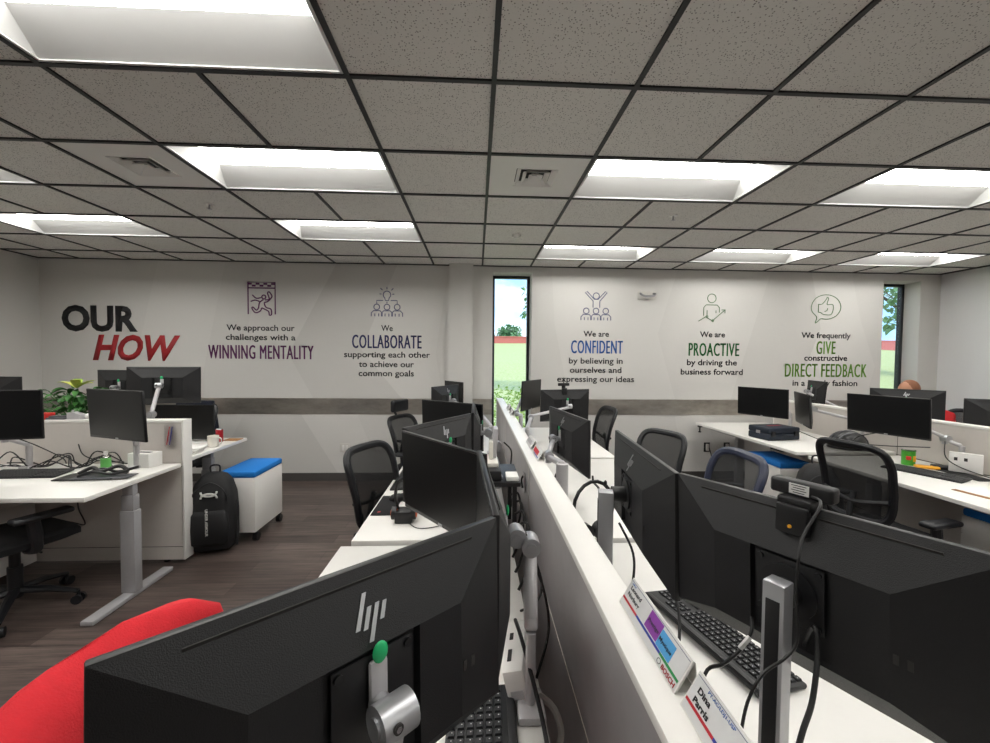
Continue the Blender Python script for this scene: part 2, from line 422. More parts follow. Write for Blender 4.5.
tl = {(-3, -1): 'large lit recessed light at top left, nearest of the left column', (-3, 1): 'lit recessed light right of the square vent on the left',
      (-3, 3): 'smaller lit recessed light above the winning mentality lettering', (-7, 1): 'lit recessed light cut by the left edge, nearer one', (-7, 3): 'lit recessed light at far left above the our how lettering',
      (-7, -1): 'lit recessed light outside the top left corner', (1, 1): 'lit recessed light right of the central square vent', (1, 4): 'far lit recessed light above the narrow left window and confident lettering',
      (4, 1): 'lit recessed light cut by the right edge, upper one', (4, 4): 'far lit recessed light above the proactive lettering', (7, 4): 'far lit recessed light above the right window',
      (7, 1): 'lit recessed light beyond the right edge'}
proto = None
for c0, r in lights:
    loc = (GX+(c0+1)*G, GY+(r+.5)*G, CEIL)
    if abs(loc[0]) > 20 or loc[0]-G < XL-.1 or loc[0]+G > XR+.3:
        if loc[0]+G > XR+.3: continue
    lab = tl.get((c0, r), 'lit recessed light outside the frame, %s column, %s row' % ({-7: 'far left', -3: 'left', 1: 'centre', 4: 'right', 7: 'far right'}[c0], {-3: 'third last', -5: 'last', -2: 'second last', -1: 'nearest', 1: 'upper', 4: 'far', 3: 'farther'}[r]))
    if proto is None: proto = troffer(); proto.location = loc; proto['label'] = lab
    else: dup(proto, lab, loc)
def vent(loc, lab):
    t = thing('ceiling_vent', lab, 'ceiling vent', loc, group='square ceiling vents')
    h = G/2-.013
    m = MB(); f = .13
    m.b2((-h, -h, 0), (h, -f, .006)); m.b2((-h, f, 0), (h, h, .006)); m.b2((-h, -f, 0), (-f, f, .006)); m.b2((f, -f, 0), (h, f, .006)); m.build('faceplate', 'white', t, smooth=0)
    for k, r in enumerate((.125, .085, .045)):
        m = MB(); a = r; c = r-.028; z0, z1 = -.002, .02
        o = [(-a, -a), (a, -a), (a, a), (-a, a)]; n = [(-c, -c), (c, -c), (c, c), (-c, c)]
        for q in range(4):
            e = (q+1) % 4
            m.prism([(*o[q], z0), (*o[e], z0), (*n[e], z1), (*n[q], z1)], (0, 0, .003))
        m.build('louvre', 'white', t, smooth=0)
    m = MB(); m.b2((-f, -f, .03), (f, f, .04)); m.build('duct', 'seam', t, smooth=0)
vent((GX-3.5*G, GY+1.5*G, CEIL), 'square ceiling vent left of a lit recessed light')
vent((GX+.5*G, GY+1.5*G, CEIL), 'square ceiling vent in the centre of the ceiling')
def sprinkler(loc, lab):
    t = thing('sprinkler_head', lab, 'sprinkler', loc, group='sprinkler heads')
    MB().cyl((0, 0, .002), (0, 0, -.006), .035, .03, 20).build('escutcheon', 'white', t)
    MB().cyl((0, 0, -.006), (0, 0, -.035), .007).cyl((0, 0, -.036), (0, 0, -.039), .016, None, 12).build('nozzle', 'alu', t)
sprinkler((GX-3.5*G, GY+2.5*G, CEIL), 'ceiling sprinkler head on the left beyond the square vent')
sprinkler((GX+2.5*G, GY+2.5*G, CEIL), 'ceiling sprinkler head right of centre beyond a lit recessed light')
m = MB(); m.cyl((0, 0, 0), (0, 0, -.02), .045, .04, 20).cyl((0, 0, -.02), (0, 0, -.032), .028, .02, 16)
o = solo('smoke_detector', m, 'white', 'small round white detector on the ceiling above the narrow window', 'detector'); o.location = (GX+.5*G, GY+3.5*G, CEIL)

# wall lamp bracket and outlets
t = thing('wall_fixture', 'small chrome bar fixture on a clear plate high on the back wall', 'wall fixture', (2.195, YB, 2.40))
MB().b2((-.12, -.006, -.055), (.12, 0, .055), .004).build('backplate', 'outlet', t)
MB().tube([(-.085, -.01, .02), (-.09, -.05, .005), (-.05, -.065, -.02), (.05, -.065, -.02), (.09, -.05, .005), (.085, -.01, .02)], .014, 10, sub=5).build('bar', 'alu', t)
for x, l in ((-1.66, 'left one of two ivory outlet plates low on the wall by the chairs'), (-1.242, 'right one of two ivory outlet plates low on the wall by the chairs')):
    t = thing('wall_outlet', l, 'outlet', (x, YB, .42), group='ivory wall outlets')
    MB().box((0, -.003, 0), (.115, .006, .115), .003).build('plate', 'outlet', t)
    MB().box((-.02, -.007, .0), (.03, .003, .07), .002).box((.025, -.007, .0), (.03, .003, .07), .002).build('socket', 'white', t)
for x, l in ((3.042, 'left black wall outlet below the far right desk'), (3.31, 'right black wall outlet below the far right desk')):
    t = thing('wall_outlet', l, 'outlet', (x, YB, .42), group='black wall outlets')
    MB().box((0, -.004, 0), (.08, .008, .125), .003).build('plate', 'black', t)
    MB().box((0, -.02, .0), (.035, .03, .09), .004).build('socket', 'outlet', t)

# ------------------------------------------------------------ wall lettering
SIGNS = {
"S1": [
    ('OUR', -4.601, 0.891, 1.873, 0.299, 't_black', 'big'),
    ('HOW', -4.172, 1.043, 1.519, 0.298, 't_red', 'bigi'),
],
"S2": [
    ('We approach our', -2.684, 0.828, 1.888, 0.072, 't_black', 's'),
    ('challenges with a', -2.684, 0.847, 1.771, 0.072, 't_black', 's'),
    ('WINNING MENTALITY', -2.684, 1.275, 1.536, 0.169, 't_purple', 'h'),
],
"S3": [
    ('We', -1.131, 0.144, 1.901, 0.073, 't_black', 's'),
    ('COLLABORATE', -1.135, 0.861, 1.683, 0.165, 't_navy', 'h'),
    ('supporting each other', -1.128, 1.075, 1.568, 0.073, 't_black', 's'),
    ('to achieve our', -1.137, 0.689, 1.446, 0.074, 't_black', 's'),
    ('common goals', -1.139, 0.693, 1.331, 0.074, 't_black', 's'),
],
"S4": [
    ('We are', 1.541, 0.333, 1.859, 0.072, 't_black', 's'),
    ('CONFIDENT', 1.550, 0.671, 1.642, 0.165, 't_blue', 'h'),
    ('by believing in', 1.542, 0.705, 1.511, 0.074, 't_black', 's'),
    ('ourselves and', 1.542, 0.677, 1.392, 0.074, 't_black', 's'),
    ('expressing our ideas', 1.545, 1.010, 1.274, 0.074, 't_black', 's'),
],
"S5": [
    ('We are', 3.081, 0.336, 1.868, 0.073, 't_black', 's'),
    ('PROACTIVE', 3.102, 0.674, 1.623, 0.166, 't_dgreen', 'h'),
    ('by driving the', 3.084, 0.672, 1.501, 0.075, 't_black', 's'),
    ('business forward', 3.085, 0.836, 1.378, 0.075, 't_black', 's'),
],
"S6": [
    ('We frequently', 4.626, 0.678, 1.872, 0.073, 't_black', 's'),
    ('GIVE', 4.625, 0.257, 1.662, 0.167, 't_lgreen', 'h'),
    ('constructive', 4.632, 0.592, 1.573, 0.074, 't_black', 's'),
    ('DIRECT FEEDBACK', 4.637, 1.124, 1.357, 0.172, 't_lgreen', 'h'),
    ('in a timely fashion', 4.633, 0.895, 1.239, 0.074, 't_black', 's'),
],
}
SL = {'S1': ('wall_lettering', 'large bold black and red lettering reading our how on the left of the back wall'),
 'S2': ('wall_lettering', 'wall graphic with a purple runner icon above winning mentality lettering'),
 'S3': ('wall_lettering', 'wall graphic with a light bulb team icon above navy collaborate lettering'),
 'S4': ('wall_lettering', 'wall graphic with raised arms icon above blue confident lettering'),
 'S5': ('wall_lettering', 'wall graphic with person and arrow icon above dark green proactive lettering'),
 'S6': ('wall_lettering', 'wall graphic with thumbs up bubble icon above lime direct feedback lettering')}
def wallm(x, z): return Matrix.Translation((x, YB-.003, z)) @ Matrix.Rotation(R(90), 4, 'X')
STH = {}
for k, lines in SIGNS.items():
    cx = sum(l[1] for l in lines)/len(lines)
    t = thing(SL[k][0], SL[k][1], 'wall lettering', (cx, YB, lines[-1][3]), group='value statements on the wall' if k != 'S1' else None); STH[k] = t
    for (s, x, w, zb, h, m, kind) in lines:
        bold = {'big': .043, 'bigi': .038, 's': .015, 'h': 0}[kind]
        sh = .28 if kind == 'bigi' else 0
        text_mesh({'big': 'headline', 'bigi': 'headline', 's': 'caption_line', 'h': 'keyword'}[kind], s, m, t, wallm(x-cx, zb-lines[-1][3]) @ Matrix.Translation((0, 0, YB*0)), w, h, bold, sh, space=1.12 if kind == 'h' else 1, twin=.008 if kind == 'h' else 0, label={'t_red': 'red slanted headline', 't_black': 'black bold headline'}.get(m) if kind[:3] == 'big' else None)
for k, t in STH.items():
    for ch in t.children:
        ch.data.transform(Matrix.Translation((0, -YB, 0)))
def icon(k, bx, strokes, m, r=.0075):
    x0, z0, x1, z1 = bx; t = STH[k]; b = MB()
    def P(p): return (x0+(x1-x0)*p[0], YB-.003, z0+(z1-z0)*p[1])
    for st in strokes:
        if st[0] == 'c':
            _, cx, cy, rr, *q = st; asp = (x1-x0)/(z1-z0)
            a0, a1 = (q+[0, 360])[:2] if q else (0, 360)
            n = 22; pts = [P((cx+rr/asp*math.cos(R(a0+(a1-a0)*i/n)), cy+rr*math.sin(R(a0+(a1-a0)*i/n)))) for i in range(n+(a1-a0 < 360))]
            b.tube(pts, r, 6, closed=(a1-a0 >= 360))
        elif st[0] == 's': b.tube([P(p) for p in st[1:]], r, 6, sub=5)
        elif st[0] == 'f': b.quad([(P(p)[0], YB-.004, P(p)[2]) for p in st[1:]])
        else: b.tube([P(p) for p in st], r, 6)
    b.build('icon', m, t, world=True)
ck = [('f', (i*.143+.0, .92-.06*(i % 2)), (i*.143+.143, .92-.06*(i % 2)), (i*.143+.143, .98-.06*(i % 2)), (i*.143, .98-.06*(i % 2))) for i in range(7)]
icon('S2', (-2.833, 2.090, -2.505, 2.486), [[(0, 0), (0, 1), (1, 1), (1, 0)], [(0, .82), (1, .82)]]+ck+[('c', .58, .54, .06), ('s', (.63, .45), (.78, .48), (.72, .66), (.78, .7), (.88, .58), (.84, .5), (.72, .4), (.6, .36), (.66, .22), (.84, .16), (.86, .0), (.78, -.02), (.74, .1), (.5, .2)),
  ('s', (.56, .46), (.42, .36), (.38, .2), (.3, .13), (.18, .22), (.14, .18), (.26, .05), (.44, .1), (.5, .2)), ('s', (.16, .6), (.3, .5), (.48, .52)), ('s', (.1, .4), (.26, .44), (.42, .4))], 't_purple')
ppl = []
for c in (.18, .5, .82):
    ppl += [('c', c, .33, .1), [(c-.17, 0), (c-.17, .12), (c-.1, .2), (c+.1, .2), (c+.17, .12), (c+.17, 0)], [(c-.06, 0), (c-.06, .1)], [(c+.06, 0), (c+.06, .1)]]
icon('S3', (-1.330, 2.083, -.932, 2.440), ppl+[('c', .5, .76, .13, -50, 230), [(.43, .66), (.45, .56), (.55, .56), (.57, .66)], [(.18, .45), (.18, .56), (.38, .56)], [(.82, .45), (.82, .56), (.62, .56)], [(.5, .95), (.5, 1.03)], [(.36, .92), (.3, .99)], [(.64, .92), (.7, .99)], [(.33, .78), (.27, .79)], [(.67, .78), (.73, .79)], [(.5, .52), (.5, .46)]], 't_grey', .0055)
icon('S4', (1.335, 2.069, 1.732, 2.431), ppl+[('c', .5, .86, .11), [(.4, .45), (.4, .68), (.14, .98), (.2, 1.02), (.44, .74), (.56, .74), (.8, 1.02), (.86, .98), (.62, .68), (.62, .45)]], 't_grey', .0055)
icon('S5', (2.881, 2.075, 3.254, 2.430), [('c', .48, .84, .16), [(.2, .2), (.2, .5), (.28, .6), (.68, .6), (.76, .5), (.76, .32)], [(.32, .22), (.32, .4)], [(.64, .3), (.64, .4)], [(.02, .0), (.3, .18), (.34, .12), (.52, .02), (.96, .42)], [(.84, .42), (.97, .43), (.96, .3)], ('c', .53, .02, .035), ('c', .32, .17, .035)], 't_sage', .0055)
icon('S6', (4.404, 2.077, 4.813, 2.439), [('s', (.34, .14), (.2, -.0), (.16, .0), (.2, .2), (.04, .4), (.02, .62), (.14, .86), (.36, .99), (.62, 1.0), (.86, .88), (.99, .66), (.98, .44), (.84, .24), (.6, .13), (.36, .14)),
  ('s', (.26, .66), (.38, .68), (.5, .84), (.54, .92), (.58, .86), (.54, .66), (.72, .66), (.75, .5), (.7, .32), (.62, .28), (.42, .3), (.34, .36), (.26, .37)), [(.25, .37), (.25, .67)], ('s', (.56, .52), (.54, .44), (.46, .4))], 't_sage', .0055)

# ------------------------------------------------------------ partitions
def partition(lo, hi, label, axis, m='panel', base=.1):
    """Low partition wall: body, cap rail, kick, end post and the seams of its tiles."""
    t = thing('desk_partition', label, 'partition', ((lo[0]+hi[0])/2, (lo[1]+hi[1])/2, 0), group='low desk partitions')
    x0, y0 = lo; x1, y1 = hi; H = 1.087
    e = .004
    MB().b2((x0+e, y0+e, .13), (x1-e, y1-e, H-.02)).build('panel_body', m, t, True, 0)
    MB().b2((x0, y0, H-.02), (x1, y1, H), .003).build('top_cap', 'laminate', t, True)
    MB().b2((x0+e, y0+e, .03), (x1-e, y1-e, .124)).build('kick_panel', m, t, True, 0)
    s = MB(); s.b2((x0+.008, y0+.008, .12), (x1-.008, y1-.008, .135)).b2((x0+.008, y0+.008, H-.028), (x1-.008, y1-.008, H-.018))
    s.build('shadow_gap', 'seam', t, True, 0)
    s = MB()
    n = 1.52
    L = (x1-x0) if axis == 'x' else (y1-y0)
    k = n
    while k < L-.1:
        if axis == 'x': s.b2((x1-k-.002, y0+.003, .03), (x1-k+.002, y1-.003, H-.02))
        else: s.b2((x0+.003, y1-k-.002, .03), (x1-.003, y1-k+.002, H-.02))
        k += n
    if axis == 'y': s.b2((x0+.0025, y0, .735), (x1-.0025, y1, .739))
    else: s.b2((x0, y0+.0025, .735), (x1, y1-.0025, .739))
    s.build('tile_seam', 'edge' if m == 'panel_gloss' else 'seam', t, True, 0)
    s = MB()
    if axis == 'x':
        MB().b2((x1, y0, .03), (x1+.015, y1, H), .002).build('end_trim', 'white', t, True)
    else:
        MB().b2((x0, y1, .03), (x1, y1+.015, H), .002).build('end_trim', 'white', t, True)
    for q in (.15, L/2, L-.15):
        p = (x1-q, (y0+y1)/2) if axis == 'x' else ((x0+x1)/2, y1-q)
        MB().cyl((*p, 0), (*p, .031), .02).build('levelling_foot', 'seam', t, True)
    return t
pc = partition((.245, .16), (.323, 4.93), 'long low partition with white top running down the middle between desk banks', 'y', 'panel_gloss')
pl = partition((-5.2, 3.13), (-2.20, 3.22), 'low white partition at left behind the bench with two monitors', 'x')
pr = partition((3.77, .9), (3.86, 4.98), 'low partition at right behind the wide bench of monitors', 'y')

# ------------------------------------------------------------ desks
def desk(x0, y0, x1, y1, z, label, legs, foot_axis, under=True, group='sit stand desks', back=None):
    t = thing('desk', label, 'desk', ((x0+x1)/2, (y0+y1)/2, 0), group=group)
    MB().b2((x0, y0, z-.028), (x1, y1, z), .003).build('desktop', ['laminate'], t, True)
    s = MB()
    if foot_axis == 'y':
        for yy in (y0+.16, y1-.16): s.b2((x0+.1, yy-.02, z-.068), (x1-.1, yy+.02, z-.028))
    else:
        for xx in (x0+.14, x1-.14): s.b2((xx-.02, y0+.1, z-.068), (xx+.02, y1-.1, z-.028))
    s.build('crossbar', 'grey_leg', t, True)
    for (lx, ly) in legs:
        s = MB()
        s.b2((lx-.045, ly-.03, .03), (lx+.045, ly+.03, z-.2), .004); s.b2((lx-.039, ly-.025, z-.2), (lx+.039, ly+.025, z-.1), .003); s.b2((lx-.033, ly-.02, z-.1), (lx+.033, ly+.02, z-.028), .003)
        if foot_axis == 'y':
            yc = (y0+y1)/2-.03; L = (y1-y0)/2-.06
            s.b2((lx-.037, ly-L, 0), (lx+.037, ly+L, .03), .008)
        else:
            L = (x1-x0)/2-.04
            s.b2((lx-L, ly-.037, 0), (lx+L, ly+.037, .03), .008)
        s.build('leg', 'grey_leg', t, True)
    MB().b2(*( ((x0+.25, y0+.02, z-.05), (x0+.4, y0+.08, z-.028)) if foot_axis == 'y' else ((x0+.02, y0+.2, z-.05), (x0+.08, y0+.35, z-.028)) )).build('height_control', 'black', t, True)
    return t
desk(-3.95, 2.37, -2.20, 3.122, .765, 'white desk with grey legs at left, holding two monitors and cables', [(-2.24, 2.72), (-3.75, 2.72)], 'y')
desk(-5.25, 2.37, -4.0, 3.122, .765, 'white desk against the left wall beyond the two monitors', [(-5.1, 2.72), (-4.1, 2.72)], 'y')
desk(-4.7, 3.24, -2.20, 4.0, .785, 'white desk behind the left partition carrying the white mug', [(-2.32, 3.62), (-4.5, 3.62)], 'y')
for k, (y0, y1) in enumerate(((.29, 1.79), (1.84, 3.32), (3.37, 4.85))):
    desk(-.56 if k else -.59, y0, .165, y1, .74, ['nearest white desk left of the long partition', 'middle white desk left of the long partition with the black mouse mat', 'farthest white desk left of the long partition by the back wall'][k], [(-.25, y0+.16), (-.25, y1-.16)], 'x')
    desk(.34, y0, 1.19, y1, .74, ['nearest white desk right of the long partition under the big black monitors', 'middle white desk right of the long partition', 'farthest white desk right of the long partition near the narrow window'][k], [(.75, y0+.16), (.75, y1-.16)], 'x')
desk(2.84, 3.46, 3.765, 5.13, .76, 'white desk at far right with the navy tool case', [(3.3, 3.66), (3.3, 4.93)], 'x')
desk(2.92, 1.76, 3.765, 3.43, .735, 'white desk at right with the green snack tin', [(3.35, 1.95), (3.35, 3.25)], 'x')
desk(3.865, 2.4, 4.6, 4.9, .76, 'white desk hidden behind the right partition', [(4.2, 2.6), (4.2, 4.7)], 'x')

# ------------------------------------------------------------ monitors
def monitor(center, a, tilt, mode, W, H, label, logo=True, slots=True, group='black monitors', vesa=True, roll=0):
    """Local axes: screen faces -Y. a = heading of the image-right direction in degrees."""
    if mode == 'back': rot = (R(tilt), R(roll), R(a+180))
    else: rot = (R(-tilt), R(-roll), R(a))
    t = thing('monitor', label, 'monitor', center, rot, group)
    hw, hh = W/2, H/2
    MB().b2((-hw, -.006, -hh), (hw, .008, hh), .0025).build('bezel', 'bezel', t)
    MB().b2((-hw+.006, -.0075, -hh+.016), (hw-.006, -.0055, hh-.006)).build('screen', 'screen', t, smooth=0)
    MB().b2((-.012, -.0085, -hh+.004), (.012, -.006, -hh+.012)).build('screen_badge', 'alu', t, smooth=0)
    # faceted hull
    ix, it, ib, d = .122*W/.54, .094, .05, .046
    o = [(-hw+.001, .008, -hh+.001), (hw-.001, .008, -hh+.001), (hw-.001, .008, hh-.001), (-hw+.001, .008, hh-.001)]
    n = [(-hw+ix, d, -hh+ib), (hw-ix, d, -hh+ib), (hw-ix, d, hh-it), (-hw+ix, d, hh-it)]
    m = MB(); bm = m.bm
    O = [bm.verts.new(p) for p in o]; Nn = [bm.verts.new(p) for p in n]
    for k in range(4): bm.faces.new((O[k], O[(k+1) % 4], Nn[(k+1) % 4], Nn[k]))
    bm.faces.new(O[::-1])
    # recessed centre bay
    bx = .07; z0, z1 = -hh+ib, hh-it
    q = [(-bx, z0), (bx, z0), (bx, z1), (-bx, z1)]
    Q = [bm.verts.new((x, d, z)) for x, z in q]; Qi = [bm.verts.new((x*.96, d-.012, z*.98+.001)) for x, z in q]
    bm.faces.new((Nn[0], Q[0], Q[3], Nn[3])); bm.faces.new((Q[1], Nn[1], Nn[2], Q[2]))
    bm.faces.new((Nn[0], Nn[1], Q[1], Q[0])); bm.faces.new((Q[3], Q[2], Nn[2], Nn[3]))
    for k in range(4): bm.faces.new((Q[k], Q[(k+1) % 4], Qi[(k+1) % 4], Qi[k]))
    bm.faces.new(Qi)
    h = m.build('back_shell', 'black_hull', t, smooth=0)
    # the facet normals: top slope
    sl = Vector((0, d-.008, -it)).normalized(); 
    if slots:
        s = MB(); f = .17
        p0 = Vector((0, .008, hh)); c = p0+(Vector((0, d, hh-it))-p0)*f
        ang = math.atan2(it, d-.008)
        s.box((c.x, c.y+.0008, c.z), (W*.74, .0016, .005), rot=Matrix.Rotation(-(PI/2-ang), 3, 'X'))
        s.build('vent_slot', 'seam', h, smooth=0)
    if logo:
        s = MB(); f0 = .62
        p0 = Vector((0, .008, hh)); p1 = Vector((0, d, hh-it)); u = (p0-p1).normalized(); nrm = Vector((0, it, d-.008)).normalized()
        c = p0+(p1-p0)*f0+nrm*.0006
        # four slanted strokes, as seen from behind (mirror X)
        def st(x0, v0, v1, w=.0062):
            sk = .4
            pts = [(x0+v0*sk, v0), (x0+w+v0*sk, v0), (x0+w+v1*sk, v1), (x0+v1*sk, v1)]
            s.prism([c+Vector((-a_, 0, 0))+u*b_ for a_, b_ in pts], nrm*.0012)
        k_ = 1.15
        st(-.016*k_, -.010*k_, .026*k_); st(-.006*k_, -.012*k_, .010*k_); st(.004*k_, -.026*k_, .011*k_); st(.014*k_, -.008*k_, .010*k_)
        s.build('logo', 'alu', h, smooth=0)
    s = MB()
    for xx in (.155, .172):
        if W < .6 or True:
            s.box((xx*W/.54*-1, d+.0002, -.035), (.007, .001, .016))
    s.build('port_slot', 'seam', h, smooth=0)
    if vesa:
        v = MB(); v.box((0, d-.004, 0), (.118, .004, .118), .004)
        for sx in (-1, 1):
            for sz in (-1, 1): v.cyl((sx*.05, d-.004, sz*.05), (sx*.05, d+.002, sz*.05), .006)
        v.build('mounting_plate', 'black', t)
    return t
def mw(t, p): return Matrix.LocRotScale(t.location, t.rotation_euler, t.scale) @ Vector(p)
D = {}
D['M1'] = monitor((-.16, .56, 1.12), 43, 3, 'back', .54, .32, 'big black monitor seen from behind in the left foreground, beside the red chair', roll=-1.2)
D['M2'] = monitor((.024, 1.025, 1.115), 93, 0, 'back', .54, .32, 'black monitor seen edge-on, between the foreground monitor and the long partition')
D['M3'] = monitor((-.13, 1.48, 1.11), -52, -3, 'screen', .54, .32, 'black screen facing forward on the near left desk, above the headset stand')
D['M4'] = monitor((-.17, 1.975, 1.11), 59, 1, 'back', .54, .32, 'black monitor back rising just behind the forward facing black screen')
D['M5'] = monitor((-.02, 2.49, 1.11), 90, 0, 'back', .54, .32, 'black monitor seen edge-on at the middle left desk by the partition')
D['M6'] = monitor((-.175, 2.88, 1.10), -35, -2, 'screen', .54, .32, 'black screen at the end of the middle left desk below the glossy monitor')
D['M7'] = monitor((-.33, 4.42, 1.11), 62, 0, 'back', .54, .32, 'small looking monitor back catching daylight, beyond the middle left desk')
D['M8'] = monitor((-.27, 4.86, 1.15), -58, 0, 'screen', .44, .28, 'farthest dark monitor on the left bank, against the back wall')
D['M9'] = monitor((.61, 4.48, 1.17), 60, -2, 'screen', .54, .32, 'thin grey looking monitor in front of the narrow window')
D['M10'] = monitor((.9, 4.09, 1.10), 15, -2, 'back', .54, .32, 'black monitor back with a webcam on top, beside the far mesh chair', logo=False)
D['M11'] = monitor((.59, 2.59, 1.06), -82, -1, 'back', .70, .33, 'black monitor back with a logo on the middle right desk')
D['M12'] = monitor((.56, 1.35, 1.11), -97, -1, 'back', .70, .33, 'large black monitor back with a logo left of the foreground webcam monitor', roll=1)
D['M13'] = monitor((.64, .76, 1.13), -64.5, -1, 'back', .54, .32, 'big black monitor back in the right foreground carrying the labelled webcam', logo=False, roll=1.5)
D['M14'] = monitor((3.22, 4.44, 1.10), -64, -2, 'screen', .54, .32, 'black screen behind the navy tool case')
D['M15'] = monitor((3.27, 3.93, 1.085), -117, -4, 'screen', .54, .32, 'narrow looking turned black screen right of the tool case')
D['M16'] = monitor((3.99, 4.6, 1.20), -107, 5, 'back', .42, .27, 'small dark monitor back standing above the right partition', logo=False)
D['M17'] = monitor((3.34, 3.16, 1.13), -71, -4, 'screen', .54, .32, 'wide black screen above the green snack tin')
D['M18'] = monitor((4.6, 4.15, 1.115), -46, 0, 'back', .575, .32, 'black monitor back in front of the seated person')
D['M19'] = monitor((4.40, 3.14, 1.10), -38, 0, 'back', .54, .32, 'black monitor back cut by the right edge above the partition')
D['M20'] = monitor((-3.08, 2.715, 1.18), 12, -1, 'screen', .54, .32, 'black screen cut by the left edge, above the keyboard')
D['M21'] = monitor((-2.29, 2.69, 1.19), -21, -3, 'screen', .54, .32, 'tilted black screen above the white tissue box')
D['M22'] = monitor((-2.72, 3.68, 1.31), 15, 2, 'back', .54, .32, 'raised black monitor back under the red lettering, held by a silver arm', logo=False)
D['M23'] = monitor((-3.28, 3.95, 1.27), -8, 0, 'back', .54, .32, 'black monitor back partly behind the raised monitor with the silver arm', logo=False)
D['M24'] = monitor((-2.67, 3.84, .96), -2, 0, 'screen', .54, .32, 'low dark monitor behind the left partition next to the hanging jacket')
D['M25'] = monitor((-4.22, 3.72, 1.215), 0, 0, 'back', .54, .32, 'dark monitor back at the far left edge beside the red mug')

# ------------------------------------------------------------ monitor arms
def arm(base, joint, head_m, label, ztop, pr_=.018, lower=None, mount=None, off=.05, knob=.026):
    """Clamp and post on the desk, two links, and a swivel head on the monitor's plate."""
    t = thing('monitor_stand', label, 'monitor arm', base, group='silver monitor arms')
    base = Vector(base); joint = Vector(joint)
    hm = mw(head_m, (0, .046, 0)); nn = (mw(head_m, (0, 1, 0))-mw(head_m, (0, 0, 0))).normalized()
    up = (mw(head_m, (0, 0, 1))-mw(head_m, (0, 0, 0))).normalized(); side = nn.cross(up)
    rot = Matrix((side, nn, up)).transposed()
    hp = hm+nn*off
    MB().box(base+Vector((0, 0, .01)), (.064, .09, .02), .006).build('clamp', 'silver', t, True)
    top = Vector((base.x, base.y, ztop))
    MB().cyl(base, top, pr_).build('post', 'silver', t, True)
    def link(a, b_, name, w=.034, h=.028):
        d = b_-a; L = d.length; x = d.normalized(); z = Vector((0, 0, 1)); y = z.cross(x)
        if y.length < .01: y = Vector((0, 1, 0))
        y.normalize(); z = x.cross(y); rr = Matrix((x, y, z)).transposed()
        s = MB(); s.box((a+b_)/2, (L, w, h), .011, rot=rr, seg=3)
        s.box((a+b_)/2+z*(h/2-.001), (L*.7, w*.4, .004), .001, rot=rr)
        s.build(name, 'silver', t, True)
    link(top, joint, 'lower_link'); 
    MB().cyl(joint-Vector((0, 0, .03)), joint+Vector((0, 0, .012)), knob*.7).cyl(joint+Vector((0, -.028, .012)), joint+Vector((0, .022, .012)), knob, seg=22).cyl(joint+Vector((0, -.031, .012)), joint+Vector((0, .0, .012)), knob*.55, seg=18).build('elbow_joint', 'alu', t, True)
    j2 = hp+Vector((0, 0, -.0))
    link(joint+Vector((0, 0, .02)), j2-Vector((0, 0, .01)), 'upper_link', .030, .026)
    s = MB(); s.cyl(hp-side*.024, hp+side*.024, .024, seg=20).cyl(hp-side*.027, hp+side*.027, .012).ball(hp-side*.026, .007); s.cyl(hp, hm+nn*.004, .014)
    sh_ = s.build('swivel_head', 'alu', t, True)
    MB().cyl(hp-side*.0275, hp-side*.0285, .0095, seg=20).cyl(hp+nn*.0235+up*.004+side*.008, hp+nn*.026+up*.004+side*.008, .0065, seg=16).build('bolt_recess', 'seam', sh_, True)
    MB().cyl(hp-side*.0283, hp-side*.0297, .0055, seg=6).cyl(hp+nn*.0255+up*.004+side*.008, hp+nn*.027+up*.004+side*.008, .004, seg=6).build('bolt', 'chrome', sh_, True)
    s = MB(); s.box(hm+nn*.006+up*.02, (.026, .01, .07), .005, rot=rot); 
    s.build('quick_release', 'silver', t, True)
    MB().ball(hm+nn*.012+up*.066, (.011, .004, .014), rot=rot).build('release_tab', 'green', t, True)
    return t
arm((.02, 2.02, .74), (.10, 1.87, 1.0), D['M4'], 'silver arm holding the monitor back behind the forward facing screen', .95)
arm((-.12, .40, .74), (-.12, .43, .96), D['M1'], 'silver arm with green tab on the big foreground monitor', .93, off=.042)
arm((.132, .93, .74), (.14, 1.02, 1.085), D['M2'], 'silver arm with round joint beside the partition in the left foreground', .93, pr_=.012, knob=.024, off=.035)
arm((.13, 3.5, .74), (.05, 4.1, 1.0), D['M7'], 'silver arm holding the daylight catching monitor back', .98)
arm((.12, 2.7, .74), (.14, 2.6, 1.0), D['M5'], 'silver arm on the middle left desk beside the partition', .95)
arm((.40, 3.62, .74), (.42, 4.2, 1.0), D['M9'], 'silver arm reaching to the thin monitor by the narrow window', 1.06)
arm((.40, 3.15, .74), (.50, 3.7, 1.02), D['M10'], 'silver arm reaching to the webcam monitor by the far mesh chair', 1.02)
arm((.42, 1.95, .74), (.42, 2.32, 1.0), D['M11'], 'silver arm with square post on the middle right desk', 1.06, pr_=.03)
arm((-2.42, 3.0, .765), (-2.36, 2.92, 1.0), D['M21'], 'silver arm behind the tilted screen above the tissue box', .93)
arm((-3.15, 3.0, .765), (-3.2, 2.9, 1.0), D['M20'], 'silver arm behind the screen at the left edge', .93)
arm((-2.62, 3.42, .785), (-2.62, 3.40, 1.08), D['M22'], 'white silver arm in front of the raised monitor back under the red lettering', 1.0, off=.06)
arm((-3.08, 3.42, .785), (-3.1, 3.6, 1.1), D['M23'], 'silver arm of the partly hidden raised monitor', 1.05)
arm((3.70, 4.62, .76), (3.6, 4.75, 1.0), D['M14'], 'silver arm behind the screen above the tool case', .95)
arm((3.70, 3.72, .76), (3.62, 3.62, .98), D['M15'], 'long silver arm right of the turned screen', .93)
